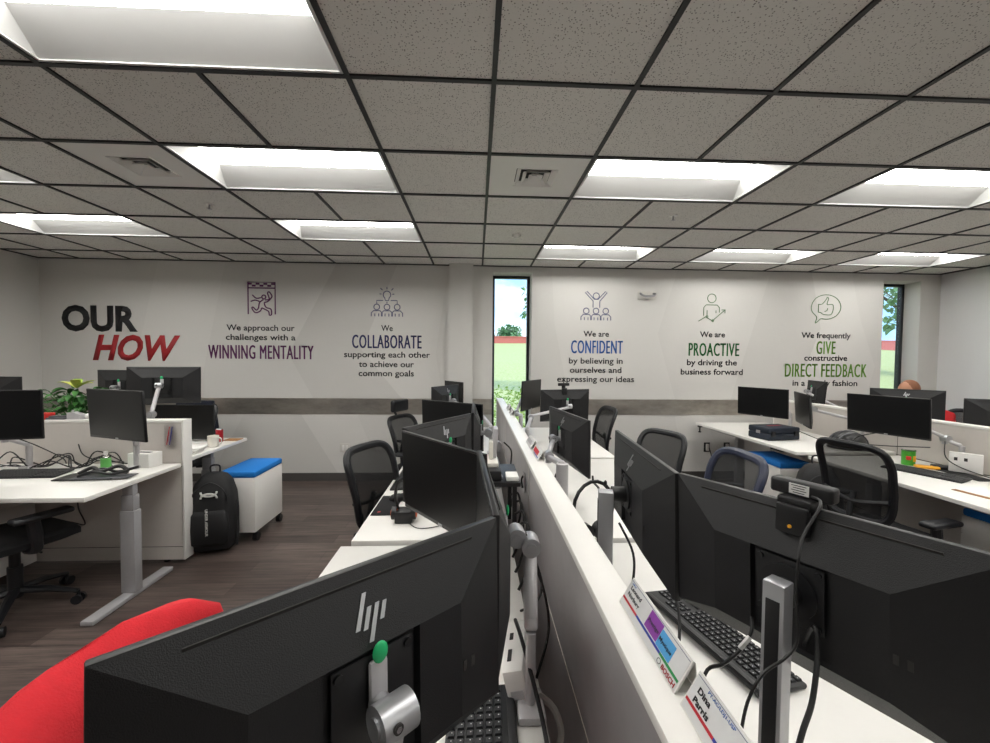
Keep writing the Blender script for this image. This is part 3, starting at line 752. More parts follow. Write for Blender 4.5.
arm((3.70, 2.92, .735), (3.66, 3.0, .96), D['M17'], 'silver arm behind the wide screen over the snack tin', .93)
arm((3.95, 4.3, .76), (4.1, 4.35, 1.0), D['M16'], 'silver arm of the small monitor above the right partition', .95)
arm((4.0, 3.9, .76), (4.3, 3.8, .97), D['M18'], 'silver arm of the monitor in front of the seated person', .93)
arm((4.0, 3.0, .76), (4.25, 2.9, .97), D['M19'], 'silver arm of the monitor at the right edge', .93)

def square_post(x, y, z0, z1, head_m, label, rz, w=.058, hook=False):
    t = thing('monitor_post', label, 'monitor post', (x, y, z0), group='square aluminium monitor posts')
    rot = Matrix.Rotation(R(rz), 3, 'Z')
    MB().box((x, y, (z0+z1)/2), (w, w, z1-z0), .003, rot=rot).build('column', 'alu', t, True)
    f = rot @ Vector((0, -1, 0))
    MB().box(Vector((x, y, (z0+z1)/2-.01))+f*(w/2+.0005), (w*.62, .003, z1-z0-.04), .0008, rot=rot).build('cover_strip', 'bezel', t, True)
    hm = mw(head_m, (0, .044, 0)); nn = (mw(head_m, (0, 1, 0))-mw(head_m, (0, 0, 0))).normalized()
    MB().cyl(hm, hm+nn*.05, .026, seg=24).cyl(hm, hm+nn*.006, .05, seg=24).build('tilt_mount', 'black', t, True)
    MB().tube([hm+nn*.045, Vector((x, y, hm.z))], .014).build('bracket', 'black', t, True)
    MB().box((x, y, z0+.008), (.11, .11, .016), .004, rot=rot).build('clamp', 'alu', t, True)
    if hook: MB().tube([(x, y, z1-.03), (x-.003, y+.08, z1-.012), (x-.005, y+.13, z1-.012), (x-.005, y+.14, z1+.01)], .004, 6).build('headset_hook', 'black', t, True)
square_post(.540, .69, .74, 1.178, D['M13'], 'near square aluminium post with black strip in front of the webcam monitor', -61, .036)
square_post(.435, 1.33, .74, 1.13, D['M12'], 'square aluminium post behind the black headset loop', -104, .048, True)

# ------------------------------------------------------------ chairs
def chair(loc, rz, label, headrest=False, frame='chair', arms=True, up=0, back_h=.46):
    """Task chair, faces local +X."""
    t = thing('office_chair', label, 'office chair', loc, (0, 0, R(rz)), group='black mesh office chairs')
    sz = .48+up
    s = MB()
    for k in range(5):
        a = R(72*k+20); c, n = math.cos(a), math.sin(a)
        s.tube([(c*.03, n*.03, .13), (c*.16, n*.16, .115), (c*.3, n*.3, .075)], [.028, .024, .016], 8, flat=(.8, 1))
    s.cyl((0, 0, .09), (0, 0, .16), .035)
    s.build('star_base', 'chair', t)
    for k in range(5):
        a = R(72*k+20); c, n = math.cos(a), math.sin(a)
        s = MB()
        for q in (-1, 1): s.cyl((c*.3-n*q*.012, n*.3+c*q*.012, .028), (c*.3-n*q*.028, n*.3+c*q*.028, .028), .028, seg=16)
        s.cyl((c*.3, n*.3, .03), (c*.3, n*.3, .08), .009)
        s.build('caster', 'chair', t)
    MB().cyl((0, 0, .15), (0, 0, sz-.07), .025).cyl((0, 0, .15), (0, 0, .28), .034).build('gas_lift', 'chair', t)
    MB().box((-.01, 0, sz-.065), (.26, .2, .04), .012).tube([(.02, -.1, sz-.07), (.02, -.24, sz-.085)], .006).build('mechanism', 'chair', t)
    # seat cushion
    rings = []
    for (z, sc, dz) in ((0, .9, 0), (.012, 1, 0), (.045, 1.0, 0), (.062, .93, 0), (.068, .75, 0)):
        ring = []
        for k in range(32):
            a = 2*PI*k/32; e = .45
            x = math.copysign(abs(math.cos(a))**e, math.cos(a))*.245*sc; y = math.copysign(abs(math.sin(a))**e, math.sin(a))*.25*sc
            ring.append((x, y, sz-.05+z-(.025 if x > .2 else 0)*(x-.2)/.05))
        rings.append(ring)
    MB().loft(rings).build('seat', 'seatfab', t)
    # back frame
    zb = sz+.1; hB = back_h
    def bx(z): q = (z-zb)/hB; return -.245-.10*q+.03*math.sin(q*PI)
    pts = []
    w0, w1 = .19, .222
    n = 40
    for k in range(n):
        a = 2*PI*k/n+.01; e = .42
        y = math.copysign(abs(math.cos(a))**e, math.cos(a)); v = math.copysign(abs(math.sin(a))**e, math.sin(a))
        z = zb+hB*(v+1)/2; ww = w0+(w1-w0)*(v+1)/2
        cx = bx(z)+.045*(1-(y*y))*-1*.6
        pts.append((cx+.03, y*ww, z))
    MB().tube(pts, .019, 8, closed=True, flat=(1, 1.3)).build('back_frame', frame, t)
    s = MB(); nx, nz = 10, 12; g = []
    for j in range(nz+1):
        v = j/nz; row = []
        for i in range(nx+1):
            u = i/nx*2-1; z = zb+.01+(hB-.02)*v; ww = (w0+(w1-w0)*v)*(1-.12*(abs(v*2-1))**6)
            row.append((bx(z)+.03-.027*(1-u*u), u*ww*.98, z))
        g.append(row)
    s.loft(g, cap=False, closed=False).build('back_mesh', 'mesh', t)
    s = MB(); s.tube([(-.05, 0, sz-.07), (-.2, 0, sz-.06), (-.30, 0, sz+.05), (bx(zb+.15)-.01, 0, zb+.18)], [.022, .022, .02, .016], 10, sub=4)
    s.tube([(bx(zb+.14)+.0, -w0*1.02, zb+.16), (bx(zb+.14)-.03, 0, zb+.12), (bx(zb+.14)+.0, w0*1.02, zb+.16)], .014, 8, sub=5)
    s.build('back_support', 'chair', t)
    if arms:
        for q in (-1, 1):
            s = MB(); s.tube([(-.02, q*.2, sz-.06), (-.02, q*.3, sz-.03), (-.04, q*.31, sz+.14)], [.02, .02, .024], 8, sub=4, flat=(1, 1.3))
            s.box((.0, q*.31, sz+.155), (.26, .085, .032), .014, seg=3)
            s.build('armrest', 'chair', t)
    if headrest:
        s = MB(); s.tube([(bx(zb+hB)-.0, 0, zb+hB-.02), (bx(zb+hB)-.05, 0, zb+hB+.06), (bx(zb+hB)+.0, 0, zb+hB+.1)], .013, 8, sub=4)
        s.box((bx(zb+hB)+.02, 0, zb+hB+.12), (.05, .27, .13), .024, seg=3); s.build('headrest', 'chair', t)
    return t
chair((-.41, 2.50, -.045), -24, 'black mesh chair at the middle left desk by the black mouse mat')
chair((-.54, 4.28, -.03), -28, 'black chair with a headrest by the far left desk', headrest=True, back_h=.38)
chair((-2.80, 2.57, -.0), 68, 'black chair cut by the left edge under the left desk')
chair((1.17, 2.2, 0), 180, 'black mesh chair with blue daylight painted on its rim right behind the labelled webcam', frame='rim_daylight_tint')
chair((1.23, 3.07, -.06), 205, 'black mesh chair between the middle right desk and the chair with the daylight tinted rim')
chair((1.17, 4.45, -.02), 185, 'black mesh chair beside the farthest right desk by the wall')
chair((2.76, 2.62, -.05), 12, 'black mesh chair in front of the wide screen and snack tin', back_h=.5)
# red chair in the left foreground
t = thing('upholstered_chair', 'red fleece covered chair in the left foreground beside the big monitor', 'chair', (-.70, .72, 0), (0, 0, R(4)))
s = MB(); rings = []
for j in range(15):
    v = j/14; z = .50+.525*v
    th = .06*math.sqrt(max(0, 1-max(0, (v-.86)/.14)**2))+.004
    ww = .31*(1 if v < .82 else math.sqrt(max(.03, 1-((v-.82)/.20)**2)))
    ring = []
    for k in range(28):
        a = 2*PI*k/28; e = .6
        y = math.copysign(abs(math.cos(a))**e, math.cos(a))*ww; x = math.copysign(abs(math.sin(a))**.8, math.sin(a))*th
        ring.append((x-.08*v+.05+.10*(y/.25)**2*.6, y, z+.006*math.sin(y*23+v*9)))
    rings.append(ring)
s.loft(rings).build('backrest', 'red_fleece', t, smooth=60)
s = MB(); s.tube([(-.098+.04*(y/.25)**2*1.5-.0, y, .835+.05*math.sin(y*6+.8)) for y in [i*.03-.24 for i in range(17)]], .0035, 6).build('seam', 'red_fleece', t)
MB().box((.20, 0, .45), (.42, .48, .1), .04, seg=4).build('seat', 'red_fleece', t)
MB().cyl((.14, 0, .1), (.14, 0, .4), .026).build('gas_lift', 'chair', t)
s = MB()
for k in range(5):
    a = R(72*k); s.tube([(.14, 0, .1), (.14+math.cos(a)*.28, math.sin(a)*.28, .07)], [.026, .016], 8)
s.build('star_base', 'chair', t)
for k in range(5):
    a = R(72*k); MB().cyl((.14+math.cos(a)*.28, math.sin(a)*.28-.015, .028), (.14+math.cos(a)*.28, math.sin(a)*.28+.015, .028), .028).build('caster', 'chair', t)

# ------------------------------------------------------------ storage
def pedestal(lo, hi, label):
    x0, y0 = lo; x1, y1 = hi
    t = thing('mobile_pedestal', label, 'storage cabinet', ((x0+x1)/2, (y0+y1)/2, 0), group='white pedestals with blue cushions')
    MB().b2((x0, y0, .08), (x1, y1, .545), .006).build('body', 'white', t, True)
    MB().b2((x0-.004, y0-.004, .546), (x1+.004, y1+.004, .60), .016).build('cushion', 'cushion', t, True)
    for k, (z0, z1) in enumerate(((.09, .30), (.305, .42), (.425, .54))):
        d = MB().b2((x0+.006, y1-.002, z0), (x1-.006, y1+.012, z1), .003).build('drawer', 'white', t, True)
        MB().b2((x0+.1, y1+.01, z1-.03), (x1-.1, y1+.02, z1-.02), .002).build('handle', 'alu', d, True)
    for xx in (x0+.03, x1-.012):
        for yy in (y0+.04, y1-.04):
            MB().cyl((xx-.018, yy, .034), (xx+.018, yy, .034), .034, seg=20).cyl((xx, yy, .04), (xx, yy, .082), .014).build('caster', 'black', t, True)
pedestal((-2.15, 3.48), (-1.855, 3.96), 'white pedestal with blue cushion on the floor beside the black backpack at left')
pedestal((2.88, 3.70), (3.19, 4.2), 'white pedestal with blue cushion under the desk with the navy tool case')
pedestal((3.26, 2.07), (3.60, 2.55), 'white pedestal with blue cushion cut by the right edge')

def backpack(loc, rz, label, h=.62, logo=True):
    t = thing('backpack', label, 'backpack', loc, (0, 0, R(rz)), group='black backpacks')
    rings = []
    for z, w, d, cy in ((0, .26, .15, 0), (.02, .31, .2, 0), (.1, .335, .22, 0), (.3, .335, .22, 0), (.45, .31, .2, .01), (.55, .25, .16, .02), (.6, .17, .11, .03), (.62, .09, .05, .035)):
        ring = []
        for k in range(28):
            a = 2*PI*k/28; e = .55
            ring.append((math.copysign(abs(math.cos(a))**e, math.cos(a))*w/2, math.copysign(abs(math.sin(a))**e, math.sin(a))*d/2+cy, z*h/.62))
        rings.append(ring)
    MB().loft(rings).build('main_bag', 'bag', t, smooth=60)
    rings = []
    for z, w, d in ((.06, .22, .02), (.08, .26, .06), (.2, .27, .075), (.31, .25, .06), (.34, .2, .02)):
        rings.append([(math.copysign(abs(math.cos(2*PI*k/24))**.5, math.cos(2*PI*k/24))*w/2, -.10+math.copysign(abs(math.sin(2*PI*k/24))**.7, math.sin(2*PI*k/24))*d/2, z*h/.62) for k in range(24)])
    MB().loft(rings).build('front_pocket', 'bag', t, smooth=60)
    MB().tube([(-.12, -.085, .40*h/.62), (-.10, -.1, .5*h/.62), (0, -.075, .56*h/.62), (.10, -.1, .5*h/.62), (.12, -.085, .40*h/.62)], .004, 6, sub=5).build('zipper', 'bag2', t)
    for q in (-1, 1):
        MB().tube([(q*.06, .05, .58*h/.62), (q*.08, .12, .5*h/.62), (q*.1, .14, .3*h/.62), (q*.12, .1, .08)], .016, 8, sub=4, flat=(1, .4)).build('shoulder_strap', 'bag2', t)
        MB().tube([(q*.17, -.03, .38), (q*.185, -.05, .3), (q*.18, -.05, .12), (q*.17, -.04, .02)], .008, 6, sub=4).build('compression_strap', 'bag2', t)
    MB().tube([(-.03, .04, .6*h/.62), (-.03, .04, .67*h/.62), (.03, .04, .67*h/.62), (.03, .04, .6*h/.62)], .007, 6, sub=5).build('grab_handle', 'bag2', t)
    if logo:
        s = MB(); y = -.106
        for q in (1, -1):
            s.tube([(-.055, y, .455+q*.026), (-.048, y-.001, .455+q*.008), (-.022, y-.002, .455-q*.008), (.022, y-.002, .455-q*.008), (.048, y-.001, .455+q*.008), (.055, y, .455+q*.026)], .0075, 6, sub=4, flat=(1, .6))
        s.build('emblem', 'label', t)
        text_mesh('wordmark', 'UNDER ARMOUR', 'label', t, Matrix.Translation((-.015, -.141, .25)) @ Matrix.Rotation(R(90), 4, 'X') @ Matrix.Rotation(R(-90), 4, 'Z'), .21, .018, .02)
    return t
backpack((-2.10, 3.335, .03), 14, 'black backpack with white emblem standing by the end of the left partition', .60)
backpack((2.80, 3.18, .0), -25, 'black backpack standing behind the labelled webcam, below the right desks', .72, logo=False)

# ------------------------------------------------------------ keyboards
def keyboard(loc, rz, label, each=False, tilt=4):
    t = thing('keyboard', label, 'keyboard', loc, (R(tilt), 0, R(rz)), group='black keyboards')
    MB().b2((-.225, -.075, 0), (.225, .082, .014), .006).b2((-.215, .062, .014), (.215, .079, .017), .001).build('case', 'kbd', t)
    rows = []
    ks = .019
    for r in range(6):
        y = -.062+r*.0205
        x = -.215
        while x < .085: rows.append((x+ks/2, y, ks-.003)); x += ks
        for c in range(3): rows.append((.107+c*ks, y, ks-.003)) if r not in (2,) else None
        for c in range(3 if r < 5 else 0): rows.append((.168+c*ks-.001, y, ks-.003)) if r < 5 else None
    if each:
        base = None
        for x, y, w in rows:
            if base is None:
                m = MB(); m.prism([(-w/2, -w/2, 0), (w/2, -w/2, 0), (w/2, w/2, 0), (-w/2, w/2, 0)], (0, 0, .001))
                m = MB(); m.loft([[(-w/2, -w/2, 0), (w/2, -w/2, 0), (w/2, w/2, 0), (-w/2, w/2, 0)], [(-w*.4, -w*.38, .006), (w*.4, -w*.38, .006), (w*.4, w*.42, .006), (-w*.4, w*.42, .006)]])
                m.quad([(-.0026, .0005, .0062), (-.001, .0005, .0062), (-.001, .003, .0062), (-.0026, .003, .0062)], 1)
                base = m.build('key', ['key', 'label'], t, smooth=0); base.location = (x, y, .013)
            else:
                k = base.copy(); COL.objects.link(k); k.parent = t; k.location = (x, y, .013)
    else:
        m = MB()
        for x, y, w in rows: m.b2((x-w/2, y-w/2, .013), (x+w/2, y+w/2, .018))
        o = m.build('keys', 'key', t, smooth=0); o['kind'] = 'stuff'
    return t
keyboard((.01, .765, .742), -92, 'black keyboard below the big foreground monitor on the left', True)
keyboard((.715, 1.165, .745), 104, 'long black keyboard right of the name plates on the right desk', True)
keyboard((-.46, 2.76, .742), -90, 'black keyboard at the edge of the middle left desk')
keyboard((-2.98, 2.82, .767), 3, 'black keyboard on the left desk before the cable tangle')
keyboard((3.33, 2.86, .737), -71, 'black keyboard on the right desk beside the orange pouch')
keyboard((-.42, 4.0, .742), -90, 'black keyboard on the farthest left desk')

# ------------------------------------------------------------ name plates on the partition cap
def nameplate(y0, y1, label, kind):
    cap = 1.087
    t = thing('name_plate', label, 'name plate', (.29, (y0+y1)/2, cap), group='desk name plates on the partition')
    L = y1-y0; a = .53; Hh = .0735
    # local text frame: X -> world -Y, Y -> up the slope, Z -> face normal (towards -x)
    X = Vector((0, -1, 0)); Y_ = Vector((math.sin(a), 0, math.cos(a))); Z_ = X.cross(Y_)
    mt = Matrix((X, Y_, Z_)).transposed().to_4x4(); mt = mt @ Matrix.Diagonal((1, .75, 1, 1)); mt.translation = Vector((-.002, 0, .0005))
    def P(u, v, w=0): return mt @ Vector((u, v, w))
    def slab(u0, u1, v0, v1, w0, w1, name, m, par=t, **k):
        b_ = MB(); q = [P(u0, v0, w0), P(u1, v0, w0), P(u1, v1, w0), P(u0, v1, w0)]; b_.prism(q, P(0, 0, w1)-P(0, 0, w0)); return b_.build(name, m, par, smooth=0, **k)
    h = L/2
    slab(-h, h, 0, Hh, -.003, 0, 'holder_face', 'white')
    # back leg and base of the folded holder
    b_ = MB(); b_.prism([(.0, -h, 0), (.032, -h, 0), (.032, -h, .002), (.0, -h, .002)], (0, L, 0)); b_.prism([P(-h, Hh-.001, -.003), P(h, Hh-.001, -.003), Vector((.033, -h, .001)), Vector((.033, h, .001))], (.0012, 0, 0))
    b_.build('stand', 'white', t, smooth=0)
    ins = slab(-h+.003, h-.003, .003, Hh-.003, 0, .0006, 'insert_card', 'plate_white')
    if kind in (1, 2):
        slab(-h+.003, -h+.004+L*.28, .018, .0235, .0006, .001, 'stripe', 'st_red', ins, label='red stripe'); slab(-h+.004+L*.28, -h+L*.72, .018, .0235, .0006, .001, 'stripe', 'st_blue', ins, label='blue stripe'); slab(-h+L*.72, h-.004, .018, .0235, .0006, .001, 'stripe', 'st_green', ins, label='green stripe')
        slab(-h+.003, h-.003, Hh-.006, Hh-.0052, .0006, .001, 'rule', 't_navy', ins)
        def tx(s, u, v, hgt, m='t_black', al='LEFT', bold=.012, w=None, z=.0011):
            text_mesh('lettering', s, m, ins, mt @ Matrix.Translation((u, v, z)), w, hgt, bold, 0, .0003, align=al)
        if kind == 1:
            tx('LDPL/2', -h+.010, Hh-.012, .004, 't_blue'); tx('Leonard', -h+.013, Hh-.024, .0098, bold=.02); tx('Norburg', -h+.013, Hh-.040, .0098, bold=.02)
            slab(-.016, .029, .026, .066, .0006, .001, 'sticker', 'purple_sticker', ins, label='purple sticker'); slab(.030, .075, .0245, .060, .0006, .001, 'sticker', 'blue_sticker', ins, label='blue sticker')
            tx('Prestige', .0065, .042, .008, 't_black', 'CENTER', .01, .037, .0012); tx('Mystique', .0525, .038, .008, 't_black', 'CENTER', .01, .039, .0012)
        else:
            tx('PT-AC/LDJ1-USP', -h+.03, Hh-.013, .0055, 't_blue', bold=.004); tx('Dina', -h+.015, Hh-.028, .0105, bold=.03); tx('Parris', -h+.015, Hh-.046, .0105, bold=.03)
        tx('BOSCH', h-.046, .005, .009, 't_red', 'LEFT', .03)
        b_ = MB(); b_.tube([P(h-.056+.005*math.cos(2*PI*k/14), .0095+.005*math.sin(2*PI*k/14), .001) for k in range(14)], .0005, 4, closed=True); b_.build('emblem', 't_black', ins)
    else:
        slab(-h+.02, h-.05, .02, .05, .0006, .001, 'picture', {3: 'st_red', 4: 'silver', 5: 'silver', 6: 'silver'}[kind], ins)
        if kind == 3: slab(-h+.05, h-.02, .012, .018, .0006, .0012, 'picture', 'st_blue', ins)
    return t
nameplate(.56, .785, 'name plate with purple and blue stickers on the partition cap', 1)
nameplate(.318, .543, 'nearest name plate, reading Dina Parris, on the partition cap', 2)
nameplate(1.89, 2.09, 'name plate with red and blue picture midway along the partition cap', 3)
nameplate(2.14, 2.34, 'plain grey name plate just beyond the one with the red and blue picture', 4)
nameplate(3.40, 3.6, 'nearer one of the two tiny name plates at the far end of the cap', 5)
nameplate(3.72, 3.92, 'farthest tiny name plate on the partition cap', 6)

# ------------------------------------------------------------ desk clutter, left
t = thing('tissue_box', 'white marbled tissue box on the left desk', 'tissue box', (-2.40, 3.05, .766), (0, 0, R(-8)))
MB().box((0, 0, .05), (.165, .11, .1), .003).build('carton', 'paper', t); MB().box((0, 0, .1005), (.1, .03, .001)).build('opening', 'seam', t, smooth=0)
t = thing('sanitizer_bottle', 'small clear bottle with green label beside the tissue box', 'bottle', (-2.57, 2.93, .766))
MB().cyl((0, 0, 0), (0, 0, .1), .028).ball((0, 0, .1), (.028, .028, .014)).build('bottle_body', 'clear', t); MB().cyl((0, 0, .02), (0, 0, .085), .0285, seg=24).build('label', 'greenlabel', t); MB().cyl((0, 0, .11), (0, 0, .135), .012).build('cap', 'white', t)
t = thing('laptop_stand', 'folded black stand with cables on the left desk below the tilted screen', 'laptop stand', (-2.42, 2.76, .766), (0, 0, R(6)))
MB().box((-.1, .02, .006), (.34, .16, .008), .003).build('base', 'black', t)
MB().box((.0, -.02, .012), (.34, .1, .006), .002).build('plate', 'black_rim', t)
for q in (-1, 1): MB().tube([(-.14, q*.03, .02), (-.05, q*.04, .05), (.05, q*.03, .03), (.16, q*.045, .055)], .009, 8, sub=5).build('support_bar', 'black', t)
MB().tube([(-.16, .0, .03), (-.1, .03, .06), (-.02, -.01, .045), (.06, .02, .07), (.14, -.02, .05)], .012, 8, sub=5).build('hinge_bar', 'black', t)
def cable(pts, label, r=.0035, m='cable', group=None, sub=6):
    return solo('cable', MB().tube(pts, r, 6, sub=sub), m, label, 'cable', group)
for k in range(5):
    pts = []; rr = random.Random(k+3)
    for i in range(9): pts.append((-3.35+i*.1+rr.uniform(-.03, .03), 3.0+rr.uniform(-.05, .07), .775+(.10 if i % 3 == 1 else .0)*rr.random()+rr.uniform(0, .02)))
    cable(pts, 'black cable in the tangle behind the left keyboard', .0042, group='tangled black cables on the left desk')
cable([(-2.75, 2.93, .95), (-2.76, 2.98, .86), (-2.70, 3.05, .80), (-2.6, 3.08, .79)], 'black cable looping below the tilted screen')
cable([(-3.02, 2.8, 1.02), (-3.0, 2.9, .95), (-2.93, 3.0, .84), (-2.95, 3.05, .785)], 'black cable dropping below the left edge screen')
cable([(-2.30, 2.44, .76), (-2.45, 2.6, .62), (-2.6, 2.8, .44), (-2.85, 2.95, .40), (-3.1, 3.0, .38)], 'black cable hanging under the left desk')
t = thing('pen_holder', 'clear wall pocket with pens on the end of the left partition', 'pen holder', (-2.275, 3.128, .98))
MB().b2((-.04, -.006, -.09), (.035, 0, .07)).build('pocket', 'clear', t, smooth=0)
for x, m in ((-.012, 'st_red'), (.008, 'st_blue')): MB().tube([(x-.012, -.009, -.075), (x+.01, -.009, .06)], .003, 6).build('pen', m, t)
t = thing('mug', 'white mug on the desk beyond the left partition', 'mug', (-2.265, 3.60, .786))
rings = [[(math.cos(2*PI*k/24)*r_, math.sin(2*PI*k/24)*r_, z) for k in range(24)] for r_, z in ((.034, 0), (.042, .004), (.043, .095), (.040, .095), (.038, .01))]
MB().loft(rings).build('cup', 'ceramic', t); MB().tube([(.04, 0, .08), (.066, 0, .07), (.066, 0, .03), (.04, 0, .02)], .005, 8, sub=5).build('handle', 'ceramic', t)
t = thing('drink_can', 'red drink can behind the white mug', 'can', (-2.335, 3.80, .786)); MB().cyl((0, 0, .004), (0, 0, .115), .03, seg=24).build('can_body', 'redcan', t); MB().cyl((0, 0, .115), (0, 0, .122), .029, .025).cyl((0, 0, .0), (0, 0, .005), .025, .029).build('rim', 'alu', t)
solo('coaster', MB().box((-2.265, 3.89, .79), (.13, .1, .006), .002), 'cork', 'brown cork pad behind the white mug', 'coaster')
for k, z in enumerate((.787, .802, .815)): solo('notebook', MB().box((-2.34+.01*k, 3.38+.01*k, z+.006), (.2, .14, .012), .002, rot=Matrix.Rotation(.1*k, 3, 'Z')), 'paper', ['bottom', 'middle', 'top'][k]+' white notebook in the small stack behind the left partition', 'notebook', 'white notebooks behind the left partition')
# plant
t = thing('potted_plant', 'bushy green plant with yellow variegated leaves behind the left partition', 'plant', (-3.42, 3.62, .786))
MB().cyl((0, 0, 0), (0, 0, .2), .09, .12, 24).build('pot', 'white', t); MB().cyl((0, 0, .196), (0, 0, .204), .11).build('soil', 'soil', t)
def leaf(b_, p, d, L, w, droop=.3):
    d = Vector(d).normalized(); s_ = d.cross(Vector((0, 0, 1)));
    if s_.length < .1: s_ = Vector((1, 0, 0))
    s_.normalize(); P0 = Vector(p); rows = []
    for i in range(6):
        u = i/5; ww = w*math.sin(PI*min(1, u*.93+.05))**.8
        c = P0+d*L*u+Vector((0, 0, -droop*L*u*u)); up = Vector((0, 0, .012*math.sin(u*PI)))
        rows.append([c-s_*ww+up, c, c+s_*ww+up])
    V = [[b_.bm.verts.new(q) for q in r_] for r_ in rows]
    for i in range(5):
        for k in range(2): b_.bm.faces.new((V[i][k], V[i][k+1], V[i+1][k+1], V[i+1][k]))
rr = random.Random(5); b = MB(); st = MB()
for i in range(170):
    a = rr.uniform(0, 2*PI); q = rr.uniform(.0, .2); z = rr.uniform(.2, .50)
    p = (math.cos(a)*q*1.15, math.sin(a)*q*.7, z)
    leaf(b, p, (math.cos(a), math.sin(a), rr.uniform(-.1, .7)), rr.uniform(.07, .12), .022, .5)
    if i % 5 == 0: st.tube([(0, 0, .2), (p[0]*.5, p[1]*.5, .2+(z-.2)*.6), p], .003, 5, sub=3)
b.build('foliage', 'leaf', t, smooth=60); st.build('stems', 'leaf', t)
b = MB()
for a in (0, 50, 110, 165, 215, 290): leaf(b, (.04, -.02, .50), (math.cos(R(a)), math.sin(R(a))*.5, .75), .17, .032, .35)
b.build('variegated_leaves', 'leaf_y', t, smooth=60)
solo('flat_box', MB().box((-3.25, 3.175, 1.110), (.15, .075, .045), .002), 'redbox', 'red flat box lying on the left partition beside the plant', 'box')
solo('paper_pad', MB().box((-3.11, 3.175, 1.095), (.13, .07, .014), .002).box((-3.11, 3.175, 1.108), (.1, .05, .012), .002, rot=Matrix.Rotation(.3, 3, 'Z')), 'black_rim', 'dark pad of papers on the left partition between the red box and the tape dispenser', 'pad')
t = thing('tape_dispenser', 'grey tape dispenser on the left partition', 'tape dispenser', (-2.985, 3.175, 1.088)); MB().prism([(-.05, -.025, 0), (.06, -.025, 0), (.045, -.025, .035), (-.02, -.025, .055), (-.05, -.025, .05)], (0, .05, 0)).build('body', 'silver', t, smooth=0); MB().cyl((-.01, -.012, .045), (-.01, .012, .045), .026).build('tape_roll', 'clear', t)
solo('crumpled_tissue', MB().ball((-2.89, 3.175, 1.11), (.032, .028, .024), 9, 6), 'paper', 'white crumpled tissue on the left partition next to the tape dispenser', 'tissue', smooth=0)
t = thing('carton', 'tall red carton beside the dark monitor back at far left', 'box', (-4.15, 3.80, .786)); MB().b2((-.04, -.03, 0), (.05, .03, .555), .002).build('carton_body', 'redbox', t); MB().tube([(.05, 0, .53), (.07, 0, .52), (.07, 0, .48), (.05, 0, .47)], .004, 6, sub=3).build('handle', 'redbox', t)
# chair with jacket beyond left partition
c2 = chair((-3.15, 4.42, -.02), -95, 'black chair beyond the left partition with the navy jacket hung on it')
s = MB(); rings = []
for j in range(9):
    v = j/8; ring = []
    for k in range(22):
        a = 2*PI*k/22
        ring.append((-3.17+math.cos(a)*(.26-.06*v*v), 4.74+math.sin(a)*(.07-.02*v)+.01*math.sin(a*5), .50+.56*v))
    rings.append(ring)
solo('jacket', s.loft(rings), 'denim', 'dark navy jacket hung over a chair back beyond the left partition', 'jacket')
# pedestal under left desk
s = thing('mobile_pedestal', 'white pedestal low at the left edge under the chair', 'storage cabinet', (-3.42, 2.9, 0)); MB().b2((-3.64, 2.72, .05), (-3.22, 3.1, .5), .006).build('body', 'white', s, True)
MB().b2((-3.63, 2.71, .28), (-3.23, 2.722, .49), .003).build('drawer', 'white', s, True); MB().b2((-3.63, 2.71, .06), (-3.23, 2.722, .275), .003).build('drawer', 'white', s, True)
for x in (-3.58, -3.28): MB().cyl((x, 2.76, 0), (x, 2.76, .05), .02).cyl((x, 3.04, 0), (x, 3.04, .05), .02).build('foot', 'black', s, True)

# ------------------------------------------------------------ clutter on the middle banks
t = thing('mouse_mat', 'black mouse mat with small red mark on the middle left desk', 'mouse mat', (-.49, 2.28, .741)); MB().box((0, 0, .002), (.12, .30, .003), .001).build('mat', 'seatfab', t); MB().prism([(-.03, -.12, .0037), (-.015, -.11, .0037), (-.02, -.095, .0037), (-.033, -.1, .0037)], (0, 0, .0005)).build('emblem', 't_red', t, smooth=0)
def mouse(loc, rz, label):
    t = thing('computer_mouse', label, 'mouse', loc, (0, 0, R(rz)), group='black computer mice')
    b_ = MB(); b_.ball((0, 0, .004), (.052, .03, .032), 20, 12)
    for v in b_.bm.verts:
        if v.co.z < 0: v.co.z = 0
    b_.build('shell', 'black', t, smooth=60); MB().cyl((.025, -.003, .03), (.025, .003, .03), .008).build('scroll_wheel', 'black_rim', t)
mouse((-.45, 2.36, .745), 0, 'black computer mouse on the mat of the middle left desk')
mouse((3.50, 2.42, .737), 40, 'black computer mouse at the right edge of the photo beside the papers')
t = thing('headset_stand', 'black headset on a small dark stand on the middle left desk', 'headset stand', (-.36, 2.06, .741))
MB().box((0, 0, .03), (.085, .085, .06), .006).build('base', 'black', t); MB().tube([(-.03, 0, .05), (-.045, 0, .14), (-.02, 0, .21), (.03, 0, .21), (.05, 0, .14), (.035, 0, .06)], .008, 8, sub=5).build('headband', 'black', t)
for q in (-1, 1): MB().cyl((q*.035, -.01, .045), (q*.06, -.01, .045), .032, seg=20).cyl((q*.033, -.01, .045), (q*.064, -.01, .045), .02, seg=16, mi=1).build('ear_cup', ['black', 'orange'], t)
cable([(-.33, 2.02, .745), (-.28, 1.96, .745), (-.2, 1.97, .745), (-.12, 2.03, .75), (-.05, 2.06, .80)], 'thin black cable from the headset stand', .0025)
t = thing('headset', 'black headset loop with microphone hanging behind the square post', 'headset', (.43, 1.45, 1.03), (0, 0, R(16)))
MB().tube([(math.cos(R(a))*.082, 0, math.sin(R(a))*.095) for a in range(-60, 241, 20)], .0065, 8).build('headband', 'black', t)
for q in (-1, 1): MB().cyl((q*.035, -.012, -.09), (q*.035, .018, -.09), .033, seg=20).build('ear_cup', 'black', t)
